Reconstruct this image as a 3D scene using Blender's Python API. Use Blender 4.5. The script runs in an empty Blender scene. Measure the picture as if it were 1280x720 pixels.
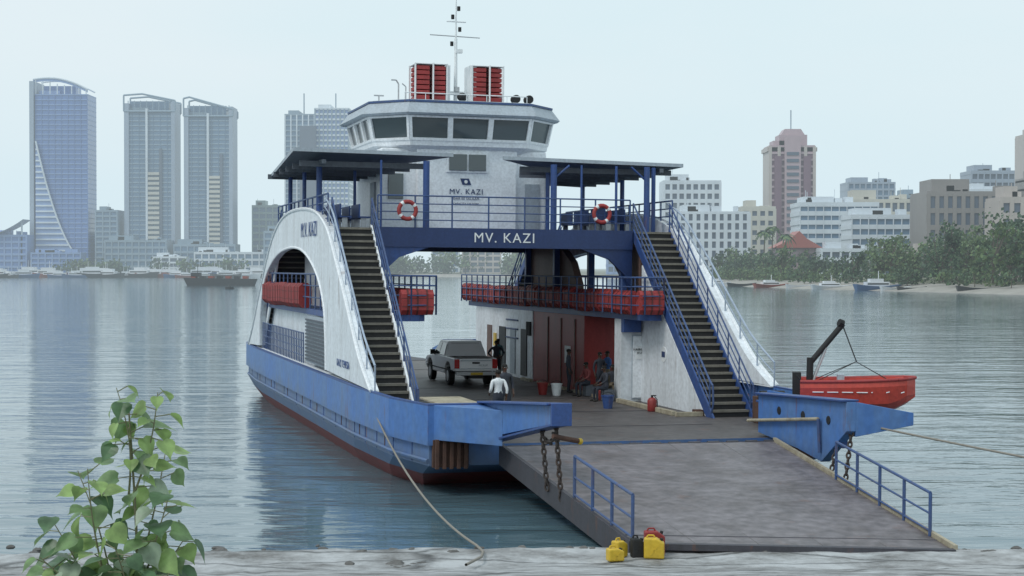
import bpy, math, random
from mathutils import Vector, Matrix, noise
random.seed(7)
S=bpy.context.scene
COL=S.collection
# ------------------------------------------------------------------ materials
def newmat(name):
    m=bpy.data.materials.new(name); m.use_nodes=True
    nt=m.node_tree; b=nt.nodes.get('Principled BSDF'); return m,nt,b
def paint(name,col,rough=0.5,dirt=0.35,dirtcol=None,scale=1.2,metal=0.0,streak=True,bump=0.15,fine=0.12,rust=0.0,zgrime=None):
    m,nt,b=newmat(name); N=nt.nodes; L=nt.links
    tc=N.new('ShaderNodeTexCoord')
    mp=N.new('ShaderNodeMapping'); L.new(tc.outputs['Object'],mp.inputs['Vector'])
    mp.inputs['Scale'].default_value=(scale,scale,scale*(0.22 if streak else 1))
    n1=N.new('ShaderNodeTexNoise'); n1.inputs['Scale'].default_value=2.2; n1.inputs['Detail'].default_value=8; n1.inputs['Roughness'].default_value=.65
    L.new(mp.outputs[0],n1.inputs['Vector'])
    r1=N.new('ShaderNodeMapRange'); r1.inputs[1].default_value=.42; r1.inputs[2].default_value=.72; r1.inputs[4].default_value=dirt
    L.new(n1.outputs['Fac'],r1.inputs[0])
    mx=N.new('ShaderNodeMix'); mx.data_type='RGBA'
    mx.inputs[6].default_value=(*col,1)
    dc=dirtcol or tuple(c*.45 for c in col)
    mx.inputs[7].default_value=(*dc,1); L.new(r1.outputs[0],mx.inputs[0])
    n2=N.new('ShaderNodeTexNoise'); n2.inputs['Scale'].default_value=scale*9; n2.inputs['Detail'].default_value=6
    L.new(tc.outputs['Object'],n2.inputs['Vector'])
    r2=N.new('ShaderNodeMapRange'); r2.inputs[1].default_value=.3; r2.inputs[2].default_value=.7; r2.inputs[3].default_value=1-fine; r2.inputs[4].default_value=1+fine
    L.new(n2.outputs['Fac'],r2.inputs[0])
    vm=N.new('ShaderNodeVectorMath'); vm.operation='SCALE'
    L.new(mx.outputs[2],vm.inputs[0]); L.new(r2.outputs[0],vm.inputs['Scale'])
    out=vm.outputs[0]
    if zgrime:
        za,zb,gc,gf=zgrime
        sx=N.new('ShaderNodeSeparateXYZ'); L.new(tc.outputs['Object'],sx.inputs[0])
        ad=N.new('ShaderNodeMath'); ad.operation='MULTIPLY_ADD'; L.new(n1.outputs['Fac'],ad.inputs[0]); ad.inputs[1].default_value=-1.4; L.new(sx.outputs[2],ad.inputs[2])
        rg=N.new('ShaderNodeMapRange'); rg.inputs[1].default_value=za-.7; rg.inputs[2].default_value=zb-.7; rg.inputs[3].default_value=gf; rg.inputs[4].default_value=0; L.new(ad.outputs[0],rg.inputs[0])
        m3=N.new('ShaderNodeMix'); m3.data_type='RGBA'; L.new(out,m3.inputs[6]); m3.inputs[7].default_value=(*gc,1); L.new(rg.outputs[0],m3.inputs[0]); out=m3.outputs[2]
    if rust>0:
        n3=N.new('ShaderNodeTexNoise'); n3.inputs['Scale'].default_value=3.1; n3.inputs['Detail'].default_value=10; n3.inputs['Roughness'].default_value=.7
        L.new(mp.outputs[0],n3.inputs['Vector'])
        r3=N.new('ShaderNodeMapRange'); r3.inputs[1].default_value=.58; r3.inputs[2].default_value=.68; r3.inputs[4].default_value=rust
        L.new(n3.outputs['Fac'],r3.inputs[0])
        m2=N.new('ShaderNodeMix'); m2.data_type='RGBA'; L.new(out,m2.inputs[6]); m2.inputs[7].default_value=(.16,.07,.04,1)
        L.new(r3.outputs[0],m2.inputs[0]); out=m2.outputs[2]
    L.new(out,b.inputs['Base Color'])
    b.inputs['Roughness'].default_value=rough; b.inputs['Metallic'].default_value=metal
    if bump>0:
        bp=N.new('ShaderNodeBump'); bp.inputs['Strength'].default_value=bump; bp.inputs['Distance'].default_value=.02
        L.new(n2.outputs['Fac'],bp.inputs['Height']); L.new(bp.outputs[0],b.inputs['Normal'])
    return m
def plain(name,col,rough=.6,metal=0): return paint(name,col,rough,dirt=.2,scale=3,metal=metal,streak=False,bump=.05,fine=.06)

WHITE=paint('white_paint',(.74,.78,.82),.45,.5,(.42,.43,.43),rust=.4,scale=.7)
WHITE2=paint('tower_white',(.80,.83,.86),.45,.28,(.55,.56,.57),rust=.14)
BLUE=paint('hull_blue',(.065,.17,.44),.5,.75,(.13,.22,.36),scale=.5,rust=.7,zgrime=(.9,1.7,(.10,.12,.15),.6))
BLUE2=paint('deck_blue',(.03,.075,.24),.5,.5,(.05,.07,.13),rust=.5)
NAVY=paint('navy_beam',(.018,.04,.13),.4,.3)
RAIL=paint('rail_blue',(.045,.09,.22),.5,.5,(.09,.09,.12),rust=.5)
RAILW=paint('rail_pale',(.35,.42,.52),.5,.4,rust=.3)
REDB=paint('boot_red',(.23,.055,.055),.6,.7,(.10,.06,.055),scale=.8)
DECK=paint('deck_steel',(.10,.09,.088),.55,.75,(.045,.038,.035),scale=.4,streak=False,bump=.4,fine=.3,rust=.35)
RAMP=paint('ramp_steel',(.165,.148,.158),.48,.95,(.075,.062,.060),scale=.42,streak=False,bump=.55,fine=.32,rust=.4)
RAMPS=paint('ramp_side',(.06,.058,.07),.6,.5,(.03,.03,.03),rust=.6)
RUST=paint('rust',(.10,.05,.035),.85,.6,(.03,.02,.02),streak=False)
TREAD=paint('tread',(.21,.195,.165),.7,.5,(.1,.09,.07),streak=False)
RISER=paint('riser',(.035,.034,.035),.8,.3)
DARK=plain('opening_shade',(.012,.013,.016),.6)  # near-black colour stands in for the shade inside openings
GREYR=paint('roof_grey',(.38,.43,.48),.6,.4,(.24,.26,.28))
UNDER=paint('under_shade_grey',(.12,.135,.16),.7,.4)  # darker grey paints shade onto canopy undersides; also colours ribs, slats and boxes
BROWN=paint('brown_panel',(.16,.10,.085),.6,.5)
RAFTST=paint('raft_strap',(.12,.03,.03),.7,.4)
REDW=paint('red_wall',(.27,.03,.028),.5,.5)
RAFT=paint('raft_red',(.34,.038,.038),.6,.55,(.18,.04,.04))
ORNG=paint('boat_orange',(.52,.06,.04),.45,.4,(.3,.05,.04))
YEL=paint('yellow',(.60,.40,.03),.45,.35,(.3,.2,.04),streak=False)
KERB=paint('kerb_pale',(.38,.34,.25),.7,.7,(.17,.13,.09))
BLACK=plain('black_rubber',(.015,.015,.016),.7)
CHAIN=paint('chain',(.055,.045,.042),.7,.5,(.09,.04,.02),streak=False)
ROPE=plain('rope',(.25,.23,.2),.9)
TRUCKW=paint('truck_paint',(.96,.965,.97),.3,.03,scale=3,streak=False,bump=0,fine=.01)
TAIL=plain('tail_red',(.5,.02,.02),.2)
CHROME=plain('bumper',(.5,.51,.52),.3,.4)
RACKW=plain('rack_white',(.78,.80,.81),.5)
def glass(name,col,rough=.06):
    m,nt,b=newmat(name); b.inputs['Base Color'].default_value=(*col,1); b.inputs['Roughness'].default_value=rough
    b.inputs['Specular IOR Level'].default_value=1.0; return m
WGL=glass('window_glass',(.05,.07,.08))
# ------------------------------------------------------------------ mesh builder
class MB:
    def __init__(s): s.v=[];s.f=[];s.m=[];s.mats=[]
    def mi(s,mat):
        if mat not in s.mats: s.mats.append(mat)
        return s.mats.index(mat)
    def add(s,vs,fs,mat):
        o=len(s.v); s.v+= [tuple(v) for v in vs]; i=s.mi(mat)
        for f in fs: s.f.append([o+k for k in f]); s.m.append(i)
    def box(s,x0,x1,y0,y1,z0,z1,mat):
        s.add([(x0,y0,z0),(x1,y0,z0),(x1,y1,z0),(x0,y1,z0),(x0,y0,z1),(x1,y0,z1),(x1,y1,z1),(x0,y1,z1)],
        [(0,3,2,1),(4,5,6,7),(0,1,5,4),(1,2,6,5),(2,3,7,6),(3,0,4,7)],mat)
    def obox(s,c,size,R,mat):
        c=Vector(c); hx,hy,hz=[q/2 for q in size]
        vs=[c+R@Vector((a*hx,b*hy,d*hz)) for d in(-1,1) for a,b in((-1,-1),(1,-1),(1,1),(-1,1))]
        s.add(vs,[(0,3,2,1),(4,5,6,7),(0,1,5,4),(1,2,6,5),(2,3,7,6),(3,0,4,7)],mat)
    def cyl(s,p,q,r,mat,n=8,r2=None,caps=True):
        p=Vector(p);q=Vector(q);d=q-p
        if d.length<1e-6: return
        r2=r if r2 is None else r2
        d.normalize(); a=d.orthogonal().normalized(); b=d.cross(a)
        vs=[p+(a*math.cos(2*math.pi*i/n)+b*math.sin(2*math.pi*i/n))*r for i in range(n)]+[q+(a*math.cos(2*math.pi*i/n)+b*math.sin(2*math.pi*i/n))*r2 for i in range(n)]
        fs=[(i,(i+1)%n,n+(i+1)%n,n+i) for i in range(n)]
        if caps: fs+=[tuple(range(n-1,-1,-1)),tuple(range(n,2*n))]
        s.add(vs,fs,mat)
    def path(s,pts,r,mat,n=6):
        for a,b in zip(pts[:-1],pts[1:]): s.cyl(a,b,r,mat,n)
    def prism(s,poly,axis,a0,a1,mat):
        def P(u,v,a): return (a,u,v) if axis=='x' else ((u,v,a) if axis=='z' else (u,a,v))
        n=len(poly); vs=[P(u,v,a0) for u,v in poly]+[P(u,v,a1) for u,v in poly]
        fs=[(i,(i+1)%n,n+(i+1)%n,n+i) for i in range(n)]+[tuple(range(n-1,-1,-1)),tuple(range(n,2*n))]
        s.add(vs,fs,mat)
    def loft(s,loops,mat,cap0=True,cap1=True,matf=None):
        n=len(loops[0])
        for k in range(len(loops)-1):
            s.add(list(loops[k])+list(loops[k+1]),[(i,(i+1)%n,n+(i+1)%n,n+i) for i in range(n)],matf(k) if matf else mat)
        if cap0: s.add(loops[0],[tuple(range(n-1,-1,-1))],matf(0) if matf else mat)
        if cap1: s.add(loops[-1],[tuple(range(n))],matf(len(loops)-2) if matf else mat)
    def ell(s,c,r,mat,nu=10,nv=7,R=None):
        c=Vector(c); vs=[];fs=[]
        for j in range(nv+1):
            t=math.pi*j/nv
            for i in range(nu):
                p=2*math.pi*i/nu; q=Vector((r[0]*math.sin(t)*math.cos(p),r[1]*math.sin(t)*math.sin(p),r[2]*math.cos(t)))
                if R: q=R@q
                vs.append(c+q)
        for j in range(nv):
            for i in range(nu): fs.append((j*nu+i,(j+1)*nu+i,(j+1)*nu+(i+1)%nu,j*nu+(i+1)%nu))
        s.add(vs,fs,mat)
    def torus(s,c,R,r,ax,mat,n=20,m=8,mat2=None):
        c=Vector(c); ax=Vector(ax).normalized(); a=ax.orthogonal().normalized(); b=ax.cross(a)
        for i in range(n):
            vs=[]
            for k in(i,i+1):
                t=2*math.pi*k/n; d=a*math.cos(t)+b*math.sin(t)
                for j in range(m):
                    u=2*math.pi*j/m; vs.append(c+d*(R+r*math.cos(u))+ax*r*math.sin(u))
            s.add(vs,[(j,(j+1)%m,m+(j+1)%m,m+j) for j in range(m)],mat2 if (mat2 and i%5==0) else mat)
    def build(s,name,parent=None,bevel=0,smooth=False,seg=2):
        me=bpy.data.meshes.new(name); me.from_pydata(s.v,[],s.f)
        for m in s.mats: me.materials.append(m)
        for p,i in zip(me.polygons,s.m): p.material_index=i; p.use_smooth=smooth
        me.validate(); me.update()
        import bmesh
        bm=bmesh.new(); bm.from_mesh(me)
        bmesh.ops.remove_doubles(bm,verts=bm.verts,dist=.0004) if smooth else None
        bmesh.ops.recalc_face_normals(bm,faces=bm.faces); bm.to_mesh(me); bm.free()
        o=bpy.data.objects.new(name,me); COL.objects.link(o)
        if parent: o.parent=parent
        if bevel>0:
            md=o.modifiers.new('bev','BEVEL'); md.width=bevel; md.segments=seg; md.limit_method='ANGLE'; md.angle_limit=math.radians(40)
        return o
def empty(name,loc=(0,0,0),rot=(0,0,0)):
    e=bpy.data.objects.new(name,None); e.empty_display_size=.5; e.location=loc; e.rotation_euler=rot; COL.objects.link(e); return e
def rail(mb,pts,h=1.05,rows=3,sp=1.3,r=.025,mat=None,posts=True,rp=.03):
    for a,b in zip(pts[:-1],pts[1:]):
        a=Vector(a);b=Vector(b); L=(b-a).length; n=max(1,round(L/sp))
        for k in range(1,rows+1):
            o=Vector((0,0,h*k/rows)); mb.cyl(a+o,b+o,r if k<rows else r*1.35,mat,6)
        if posts:
            for i in range(n+1):
                p=a.lerp(b,i/n); mb.cyl(p,p+Vector((0,0,h)),rp,mat,6)
def catmull(P,n=5):
    out=[]
    Q=[P[0]]+list(P)+[P[-1]]
    for i in range(1,len(Q)-2):
        for k in range(n):
            t=k/n; r=[]
            for d in range(len(P[0])):
                a,b,c,e=Q[i-1][d],Q[i][d],Q[i+1][d],Q[i+2][d]
                r.append(.5*((2*b)+(c-a)*t+(2*a-5*b+4*c-e)*t*t+(3*b-a-3*c+e)*t**3))
            out.append(tuple(r))
    out.append(tuple(P[-1])); return out
def text(s,size,loc,parent,mat,rot=(math.pi/2,0,0),ext=.006,name='lettering',bold=0):
    c=bpy.data.curves.new(name,'FONT'); c.body=s; c.size=size; c.align_x='CENTER'; c.align_y='CENTER'; c.extrude=ext; c.space_character=1.15
    o=bpy.data.objects.new(name,c); o.location=loc; o.rotation_euler=rot; o.data.materials.append(mat); COL.objects.link(o); o.parent=parent; return o
TH=math.radians(16)
FO=Vector((3.45,44.5,0))
FR=Matrix.Rotation(TH,4,'Z')@Matrix.Rotation(math.radians(.5),4,'Y')
def fw(x,y,z): return FO+(FR@Vector((x,y,z)))
ferry=empty('ferry',FO,(0,math.radians(.5),TH))
# ------------------------------------------------------------------ hull
CX=.13; DZ=1.35
def hb(y,LY=40.6,y0=.4):
    pts=[(0,5.95),(2.6,6.4),(7.6,6.6)]
    d=min(y-y0,LY-y)
    if d>=7.6: return 6.6
    for (a,p),(b,q) in zip(pts[:-1],pts[1:]):
        if d<=b: return p+(q-p)*(d-a)/(b-a)
ys=[.4,1.6,3,5,8,14,20.5,27,33,36,38,39.4,40.6]
def loop(z,ins,sh):
    L=[]
    for y in ys: L.append((CX-hb(y)+ins, .4+sh+(y-.4)*(40.2-2*sh)/40.2, z))
    for y in reversed(ys): L.append((CX+hb(y)-ins, .4+sh+(y-.4)*(40.2-2*sh)/40.2, z))
    return L
h=MB()
loops=[loop(-.9,1.3,4.5),loop(-.1,.45,2.6),loop(.42,.12,1.3),loop(.78,.0,.0),loop(1.35,0,0)]
h.loft(loops,BLUE,cap1=False,matf=lambda k:REDB if k<2 else BLUE)
h.build('hull_shell',ferry)
h=MB(); h.add([(x,y,1.35) for x,y,z in loops[-1]],[tuple(range(len(loops[-1])))],DECK)
for yy in (4.5,9.5,15,21,27,33): h.box(-4,4.2,yy-.03,yy+.03,1.354,1.36,RAMPS)
h.build('main_deck',ferry)
def wallpath(mb,pts,z0,z1,th,mat,cap=None,side=1):
    n=len(pts); inn=[]
    for i,(x,y) in enumerate(pts):
        a=Vector(pts[max(0,i-1)]);b=Vector(pts[min(n-1,i+1)]); t=(b-a).normalized(); nrm=Vector((t.y,-t.x))*side*th
        inn.append((x+nrm.x,y+nrm.y))
    for i in range(n-1):
        q=[pts[i],pts[i+1],inn[i+1],inn[i]]
        mb.prism(q,'z',z0,z1,mat)
        if cap:
            mb.prism([(p[0],p[1]) for p in q],'z',z1,z1+.05,cap)
bw=MB()
for sg in(-1,1):
    pts=[(CX+sg*4.1,.4)]+[(CX+sg*hb(y),y) for y in ys]+[(CX+sg*4.1,40.6)]
    wallpath(bw,pts,1.352,2.42,.14,BLUE,cap=BLUE2,side=-sg*-1)
    for zz,rr_ in ((1.78,.075),(.92,.06)):
        p3=[(CX+sg*(hb(y)+.03),y,zz) for y in ys]
        bw.path(p3,rr_,BLUE,6)
bw.build('bulwark',ferry)
pl=MB()
for y in [1.6,3,5,6.5,8,9.5,11.5,14,17,20.5,24,27,30,33,36,38]:
    for sg in(-1,1):
        x=CX+sg*hb(y); pl.box(x-.014,x+.014,y-.02,y+.02,.8,2.4,BLUE2)
for y in [4,7.3,10.4,15.5,19,23,28,32]:
    for sg in(-1,1):
        x=CX+sg*hb(y); pl.box(x-.02,x+.02,y-.13,y+.13,1.42,1.52,DARK); pl.box(x-.010,x+.010,y-.05,y+.04,.84,1.42,RUST)
pl.build('plating_seams',ferry)
fb=MB()
fb.box(-5.75,-4.75,.24,.4,.75,1.5,RUST)
for i in range(5): fb.box(-5.7+i*.2,-5.6+i*.2,.12,.24,.72,1.52,RUST)
fb.box(4.9,5.8,.2,.4,.75,1.5,RUST)
fb.box(-5.8,-4.0,.55,1.9,2.30,2.36,BLUE2)
fb.box(-5.2,-3.95,1.9,4.4,2.28,2.34,KERB)
fb.box(-4.15,-3.98,.55,4.4,1.36,2.3,BLUE)
fb.box(4.25,5.9,.55,1.4,2.30,2.36,BLUE2)
fx=CX-hb(5.3)
fb.torus((fx-.04,5.3,2.0),.22,.06,(1,0,0),BLACK,14,6)
fb.cyl((fx-.05,5.3,2.0),(fx+.02,5.3,2.0),.2,DARK,14)
fb.build('bow_fittings',ferry,bevel=.01)
ar=MB()
def arm(xa,xb,poly,mat=BLUE):
    ar.prism(poly,'x',xa,xb,mat)
arm(-4.32,-4.05,[(.4,1.4),(-1.2,1.75),(-6,2.5),(-6,2.93),(.4,2.47)])
ar.prism([(.4,2.475),(-6,2.935),(-6,2.99),(.4,2.53)],'x',-4.5,-3.95,BLUE2)
ar.prism([(-.2,1.45),(-6,2.44),(-6,2.5),(-.2,1.51)],'x',-4.4,-3.98,BLUE2)
ar.box(-4.4,-3.9,-6.12,-6.0,2.45,2.99,BLUE2)
ar.prism([(-5.82,.4),(-4.32,.4),(-4.32,-1.6)],'z',1.5,2.44,BLUE)
arm(4.15,4.42,[(1.0,1.45),(-1.6,1.25),(-3.0,1.05),(-4.4,2.0),(-4.4,2.76),(1.0,2.55)])
ar.prism([(1.0,2.556),(-4.4,2.766),(-4.4,2.82),(1.0,2.61)],'x',4.02,4.5,BLUE2)
ar.cyl((4.05,1.5,1.75),(4.05,-3.0,2.2),.05,KERB,8)
ar.cyl((4.05,-3.0,2.2),(4.1,-3.0,1.3),.05,RAIL,8)
ar.prism([(4.42,1.85),(6.1,2.12),(6.1,2.45),(4.42,2.76)],'y',-4.4,-4.1,BLUE)
ar.prism([(4.42,2.2),(6.1,2.25),(6.1,2.40),(4.42,2.68)],'y',-4.1,1.0,BLUE)
for k in range(4): ar.box(4.3,4.46,-3.9+k*1.2,-3.8+k*1.2,1.5,2.6,BLUE2)
for yy in(-3.4,-1.9,-.4): ar.cyl((4.13,yy,2.2),(4.16,yy,2.2),.12,DARK,10)
for sg in(-1,1):
    ar.prism([(40.6,1.3),(43,1.3),(43,1.9),(40.6,2.3)],'x',CX+sg*4.2-.13,CX+sg*4.2+.13,BLUE)
ar.build('ramp_arms',ferry,bevel=.012)
ch=MB()
def chain(mb,p,q,sag=0,link=.17,r=.028):
    p=Vector(p);q=Vector(q); L=(q-p).length; n=max(2,int(L/(link*.8)))
    for i in range(n):
        t=(i+.5)/n; c=p.lerp(q,t)-Vector((0,0,sag*4*t*(1-t))); d=(q-p).normalized()
        a=d.orthogonal().normalized(); b=d.cross(a)
        w=a if i%2 else b
        pts=[c+d*(math.cos(u)*link*.55)+w*(math.sin(u)*link*.33) for u in [k*math.pi/4 for k in range(9)]]
        mb.path(pts,r,mat=CHAIN,n=5)
chain(ch,(-4.18,-4.6,2.35),(-4.05,-4.7,.75),0)
chain(ch,(-4.1,-5.5,2.45),(-3.98,-5.6,.62),0)
chain(ch,(-4.1,-5.5,2.3),(-4.18,-4.6,2.3),.35)
chain(ch,(4.3,-3.6,1.6),(4.1,-3.7,.9),0)
chain(ch,(4.35,-4.3,2.0),(4.12,-4.4,.6),0)
ch.cyl((-4.3,-5.9,2.2),(-3.6,-5.7,2.05),.06,RUST,8)
ch.ell((-3.55,-5.68,2.04),(.08,.08,.08),YEL)
ch.build('lifting_chains',ferry)
# ------------------------------------------------------------------ ramp
rp=MB()
A=(-3.95,-.3,1.36);B=(4.0,-.3,1.33);C=(2.75,-11.85,.24);D=(-3.86,-10.2,.36)
def lerp3(a,b,t): return tuple(a[i]+(b[i]-a[i])*t for i in range(3))
def down(p,d): return (p[0],p[1],p[2]-d)
rp.add([A,B,C,D,down(A,.55),down(B,.55),down(C,.12),down(D,.16)],[(0,3,2,1)],RAMP)
rp.add([A,B,C,D,down(A,.55),down(B,.55),down(C,.12),down(D,.16)],[(4,5,6,7),(0,1,5,4),(1,2,6,5),(2,3,7,6),(3,0,4,7)],RAMPS)
rp.build('ramp_plate',ferry)
rd=MB()
for t in (.005,.93):
    a=Vector(lerp3(A,D,t)); b=Vector(lerp3(B,C,t)); 
    rd.cyl(a+Vector((0,0,-.012)),b+Vector((0,0,-.012)),.03,RAMPS,6)
for t in (.2,.4,.6,.8):
    a=Vector(lerp3(A,B,t)); b=Vector(lerp3(D,C,t)); rd.cyl(a+Vector((0,0,-.016)),b+Vector((0,0,-.016)),.022,DECK,6)
def strip(p,q,w,hh,mat,lift=.0):
    p=Vector(p);q=Vector(q); d=(q-p).normalized(); s=d.cross(Vector((0,0,1))).normalized()*w
    u=Vector((0,0,hh)); l=Vector((0,0,lift)); vs=[p-s+l,q-s+l,q+s+l,p+s+l,p-s+u,q-s+u,q+s+u,p+s+u]
    rd.add(vs,[(0,3,2,1),(4,5,6,7),(0,1,5,4),(1,2,6,5),(2,3,7,6),(3,0,4,7)],mat)
strip(Vector(B)+Vector((.06,0,0)),Vector(C)+Vector((.06,0,0)),.045,.10,KERB,-.3)
strip(Vector(A)+Vector((-.05,0,0)),Vector(D)+Vector((-.05,0,0)),.05,.06,RAMPS,-.5)
strip(Vector(D)+Vector((0,-.05,0)),Vector(C)+Vector((0,-.05,0)),.1,.03,RAMPS,-.1)
for i in range(14): rd.cyl((-3.8+i*.58,-.32,1.3),(-3.45+i*.58,-.32,1.3),.075,RAMPS,8)
for i in range(5):
    t=(i+.5)/5; strip(Vector(lerp3(A,B,t))-Vector((0,0,.55)),Vector(lerp3(D,C,t))-Vector((0,0,.2)),.06,0,RAMPS,-.2)
rd.build('ramp_details',ferry)
rr=MB()
def sloperail(p,q,h,n):
    p=Vector(p);q=Vector(q);U=Vector((0,0,1))
    for i in range(n+1):
        c=p.lerp(q,i/n); rr.cyl(c,c+U*h,.04,RAIL,8)
    for f in(1,.52,.12): rr.cyl(p+U*h*f,q+U*h*f,.035 if f==1 else .026,RAIL,8)
sloperail(lerp3(A,D,.61),lerp3(A,D,.995),1.02,3)
sloperail(lerp3(B,C,.42),lerp3(B,C,.90),.95,4)
rr.build('ramp_rails',ferry)
sr=MB(); sr.add([(-3.9,40.8,1.36),(3.9,40.8,1.36),(3.6,50,1.2),(-3.6,50,1.2),(-3.9,40.8,.9),(3.9,40.8,.9),(3.6,50,.9),(-3.6,50,.9)],[(0,1,2,3),(4,7,6,5),(0,4,5,1),(1,5,6,2),(2,6,7,3),(3,7,4,0)],RAMPS); sr.build('stern_ramp',ferry)
# ------------------------------------------------------------------ side arches
outer=[(5.2,2.47),(7,3.3),(8.75,4.5),(10.3,5.6),(11.8,6.6),(13.2,7.45),(15.2,8.05),(17.5,8.33),(20.5,8.42),(23.5,8.33),(25.8,8.0),(27.9,7.35),(29.6,6.5),(31.1,5.6),(32.6,4.7),(34.5,3.4),(36.3,2.47)]
inner=[(13.4,2.6),(13.45,3.2),(13.55,3.8),(13.8,4.6),(14.4,5.25),(15.4,5.85),(17,6.4),(19,6.8),(21.2,6.95),(23.5,6.92),(25.8,6.75),(28,6.35),(29.8,5.8),(31,5.0),(31.6,4.2),(31.9,3.4),(32,2.6)]
oc=catmull(outer,4); ic=catmull(inner,4)
def archside(xo,xi,name):
    m=MB(); n=len(oc)
    for i in range(n-1):
        a,b,c,d=oc[i],oc[i+1],ic[i+1],ic[i]
        m.add([(xo,*a),(xo,*b),(xo,*c),(xo,*d)],[(0,1,2,3)],WHITE)
        m.add([(xi,*a),(xi,*b),(xi,*c),(xi,*d)],[(3,2,1,0)],WHITE)
        m.add([(xo,*a),(xo,*b),(xi,*b),(xi,*a)],[(3,2,1,0)],WHITE)
        m.add([(xo,*d),(xo,*c),(xi,*c),(xi,*d)],[(0,1,2,3)],WHITE)
    m.box(min(xo,xi),max(xo,xi),5.2,36.3,2.43,2.468,WHITE)
    m.build(name,ferry)
    rim=MB(); rim.path([(xo,*p) for p in oc],.06,WHITE2,6); rim.path([((xo),*p) for p in ic],.05,WHITE2,6); rim.build(name+'_rim',ferry)
archside(-6.5,-6.25,'port_arch'); archside(6.76,6.51,'starboard_arch')
text('M.V. KAZI',.78,(-6.53,17.4,7.55),ferry,BLUE2,rot=(math.pi/2,0,-math.pi/2),name='arch_lettering')
text('KAZI TEMESA',.34,(-6.53,9.9,3.0),ferry,BLUE2,rot=(math.pi/2,0,-math.pi/2),name='arch_small_lettering')
sp=MB()
for sg,xx in((-1,-6.4),(1,6.64)):
    rail(sp,[(xx,19.3,2.5),(xx,31.6,2.5)],1.15,4,.45,.022,RAIL,rp=.022)
    rail(sp,[(xx-sg*.02,14.2,4.62),(xx-sg*.02,31,4.62)],1.3,3,1.2,.024,RAIL)
sp.build('side_rails',ferry)
lv=MB()
lv.box(-6.36,-6.30,13.7,19.0,2.6,4.35,GREYR)
for i in range(12): lv.box(-6.42,-6.36,13.9,18.8,2.68+i*.135,2.74+i*.135,UNDER)
lv.build('louvre_panel',ferry)
bd=MB()
for x0,x1 in((-6.24,-3.6),(4.3,6.5)):
    e=-1 if x0<0 else 1
    if e<0: pts=[(-4.75,13.8),(-4.72,11.0)]+[(-4.15+.6*math.cos(a),11.0+.6*math.sin(a)) for a in [math.pi*(1+k/6) for k in range(7)]]+[(-3.55,35.5),(-6.24,35.5),(-6.24,13.8)]
    else: pts=[(6.5,13.8),(6.5,35.5),(4.3,35.5)]+[(4.3,11.2),(4.5,10.9),(4.98,10.9),(4.98,13.8)]
    bd.prism(pts,'z',4.38,4.6,BLUE2)
bd.build('boat_decks',ferry)
br=MB()
rail(br,[(-4.7,13.5,4.6),(-4.7,11.0,4.6),(-4.2,10.15,4.6),(-3.3,10.4,4.6),(-3.15,11,4.6),(-3.15,35.3,4.6)],1.3,4,1.0,.022,RAIL)
rail(br,[(4.95,13.5,4.6),(4.95,10.6,4.6),(4.2,10.5,4.6),(3.88,11.0,4.6),(3.88,35.3,4.6)],1.3,4,1.0,.022,RAIL)
br.build('boat_deck_rails',ferry)
rf=MB()
def raft(c,L,ang,w=.42,hh=.84):
    R=Matrix.Rotation(ang,3,'Z'); c=Vector(c)
    prof=[(-w/2,.16),(-w/2,hh-.14),(-w/2+.14,hh),(w/2-.14,hh),(w/2,hh-.14),(w/2,.16),(w/2-.14,0),(-w/2+.14,0)]
    l0=[c+R@Vector((u,-L/2,v)) for u,v in prof]; l1=[c+R@Vector((u,L/2,v)) for u,v in prof]
    rf.loft([l0,l1],RAFT)
    for k in (-.3,0,.3):
        rf.loft([[c+R@Vector((u*1.06,L*k-.03,v*1.02-.008)) for u,v in prof],[c+R@Vector((u*1.06,L*k+.03,v*1.02-.008)) for u,v in prof]],RAFTST)
    for f in(.33,.66): 
        rf.obox(c+R@Vector((0,0,hh*f)),(w*1.04,L*.98,.025),R,RAFTST)
y=12.2
while y<35: raft((4.12+random.uniform(-.03,.03),y,4.62+random.uniform(-.05,.05)),1.5,random.uniform(-.04,.04)); y+=1.62
raft((4.5,10.78,4.6),.9,math.pi/2)
y=12.0
while y<35: raft((-3.38,y,4.6),1.5,random.uniform(-.03,.03)); y+=1.62
raft((-3.95,10.5,4.6),1.1,math.pi/2)
y=20.3
while y<31: raft((-6.3,y,4.58+random.uniform(-.04,.04)),1.5,random.uniform(-.03,.03),hh=.95,w=.5); y+=1.6
rf.build('liferafts',ferry,bevel=.02)
cs=MB()
cs.box(4.3,6.4,24.4,34,1.352,4.38,WHITE)
cs.box(4.34,6.4,17.5,24.4,1.352,4.38,REDW)
cs.box(4.3,6.45,13.2,13.9,1.352,4.38,WHITE)
cs.box(5.6,6.45,13.9,14.6,1.352,4.38,WHITE)
cs.box(-6.0,-4.1,13.8,33.5,1.352,4.38,WHITE)
cs.prism([(7.1,1.352),(13.2,1.352),(13.2,6.35)],'x',5.08,5.16,WHITE)
cs.box(4.3,4.98,12.9,13.2,3.9,4.38,BLUE2)
cs.build('casings',ferry,bevel=.015)
dr=MB()
dr.box(4.75,5.75,13.12,13.2,1.5,3.75,WHITE2)
dr.box(4.72,5.78,13.15,13.2,1.45,3.8,GREYR)
dr.box(5.62,5.68,13.06,13.12,2.4,2.7,BLACK)
dr.box(4.85,5.5,13.10,13.12,2.9,3.4,RACKW)
for (a,b,mm) in((25.2,26.1,DARK),(27,27.8,GREYR),(28.6,29.7,DARK),(31,31.8,BROWN)): dr.box(4.26,4.3,a,b,1.5,3.55,mm)  # dark panels paint the shade of open doorways
for a in(18.6,20.4,22.2): dr.box(4.30,4.34,a,a+.08,1.5,4.2,BROWN)
dr.box(4.24,4.3,30.2,30.6,2.6,3.2,YEL)
dr.box(4.31,4.34,19.2,19.9,2.4,3.1,RACKW)
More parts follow.
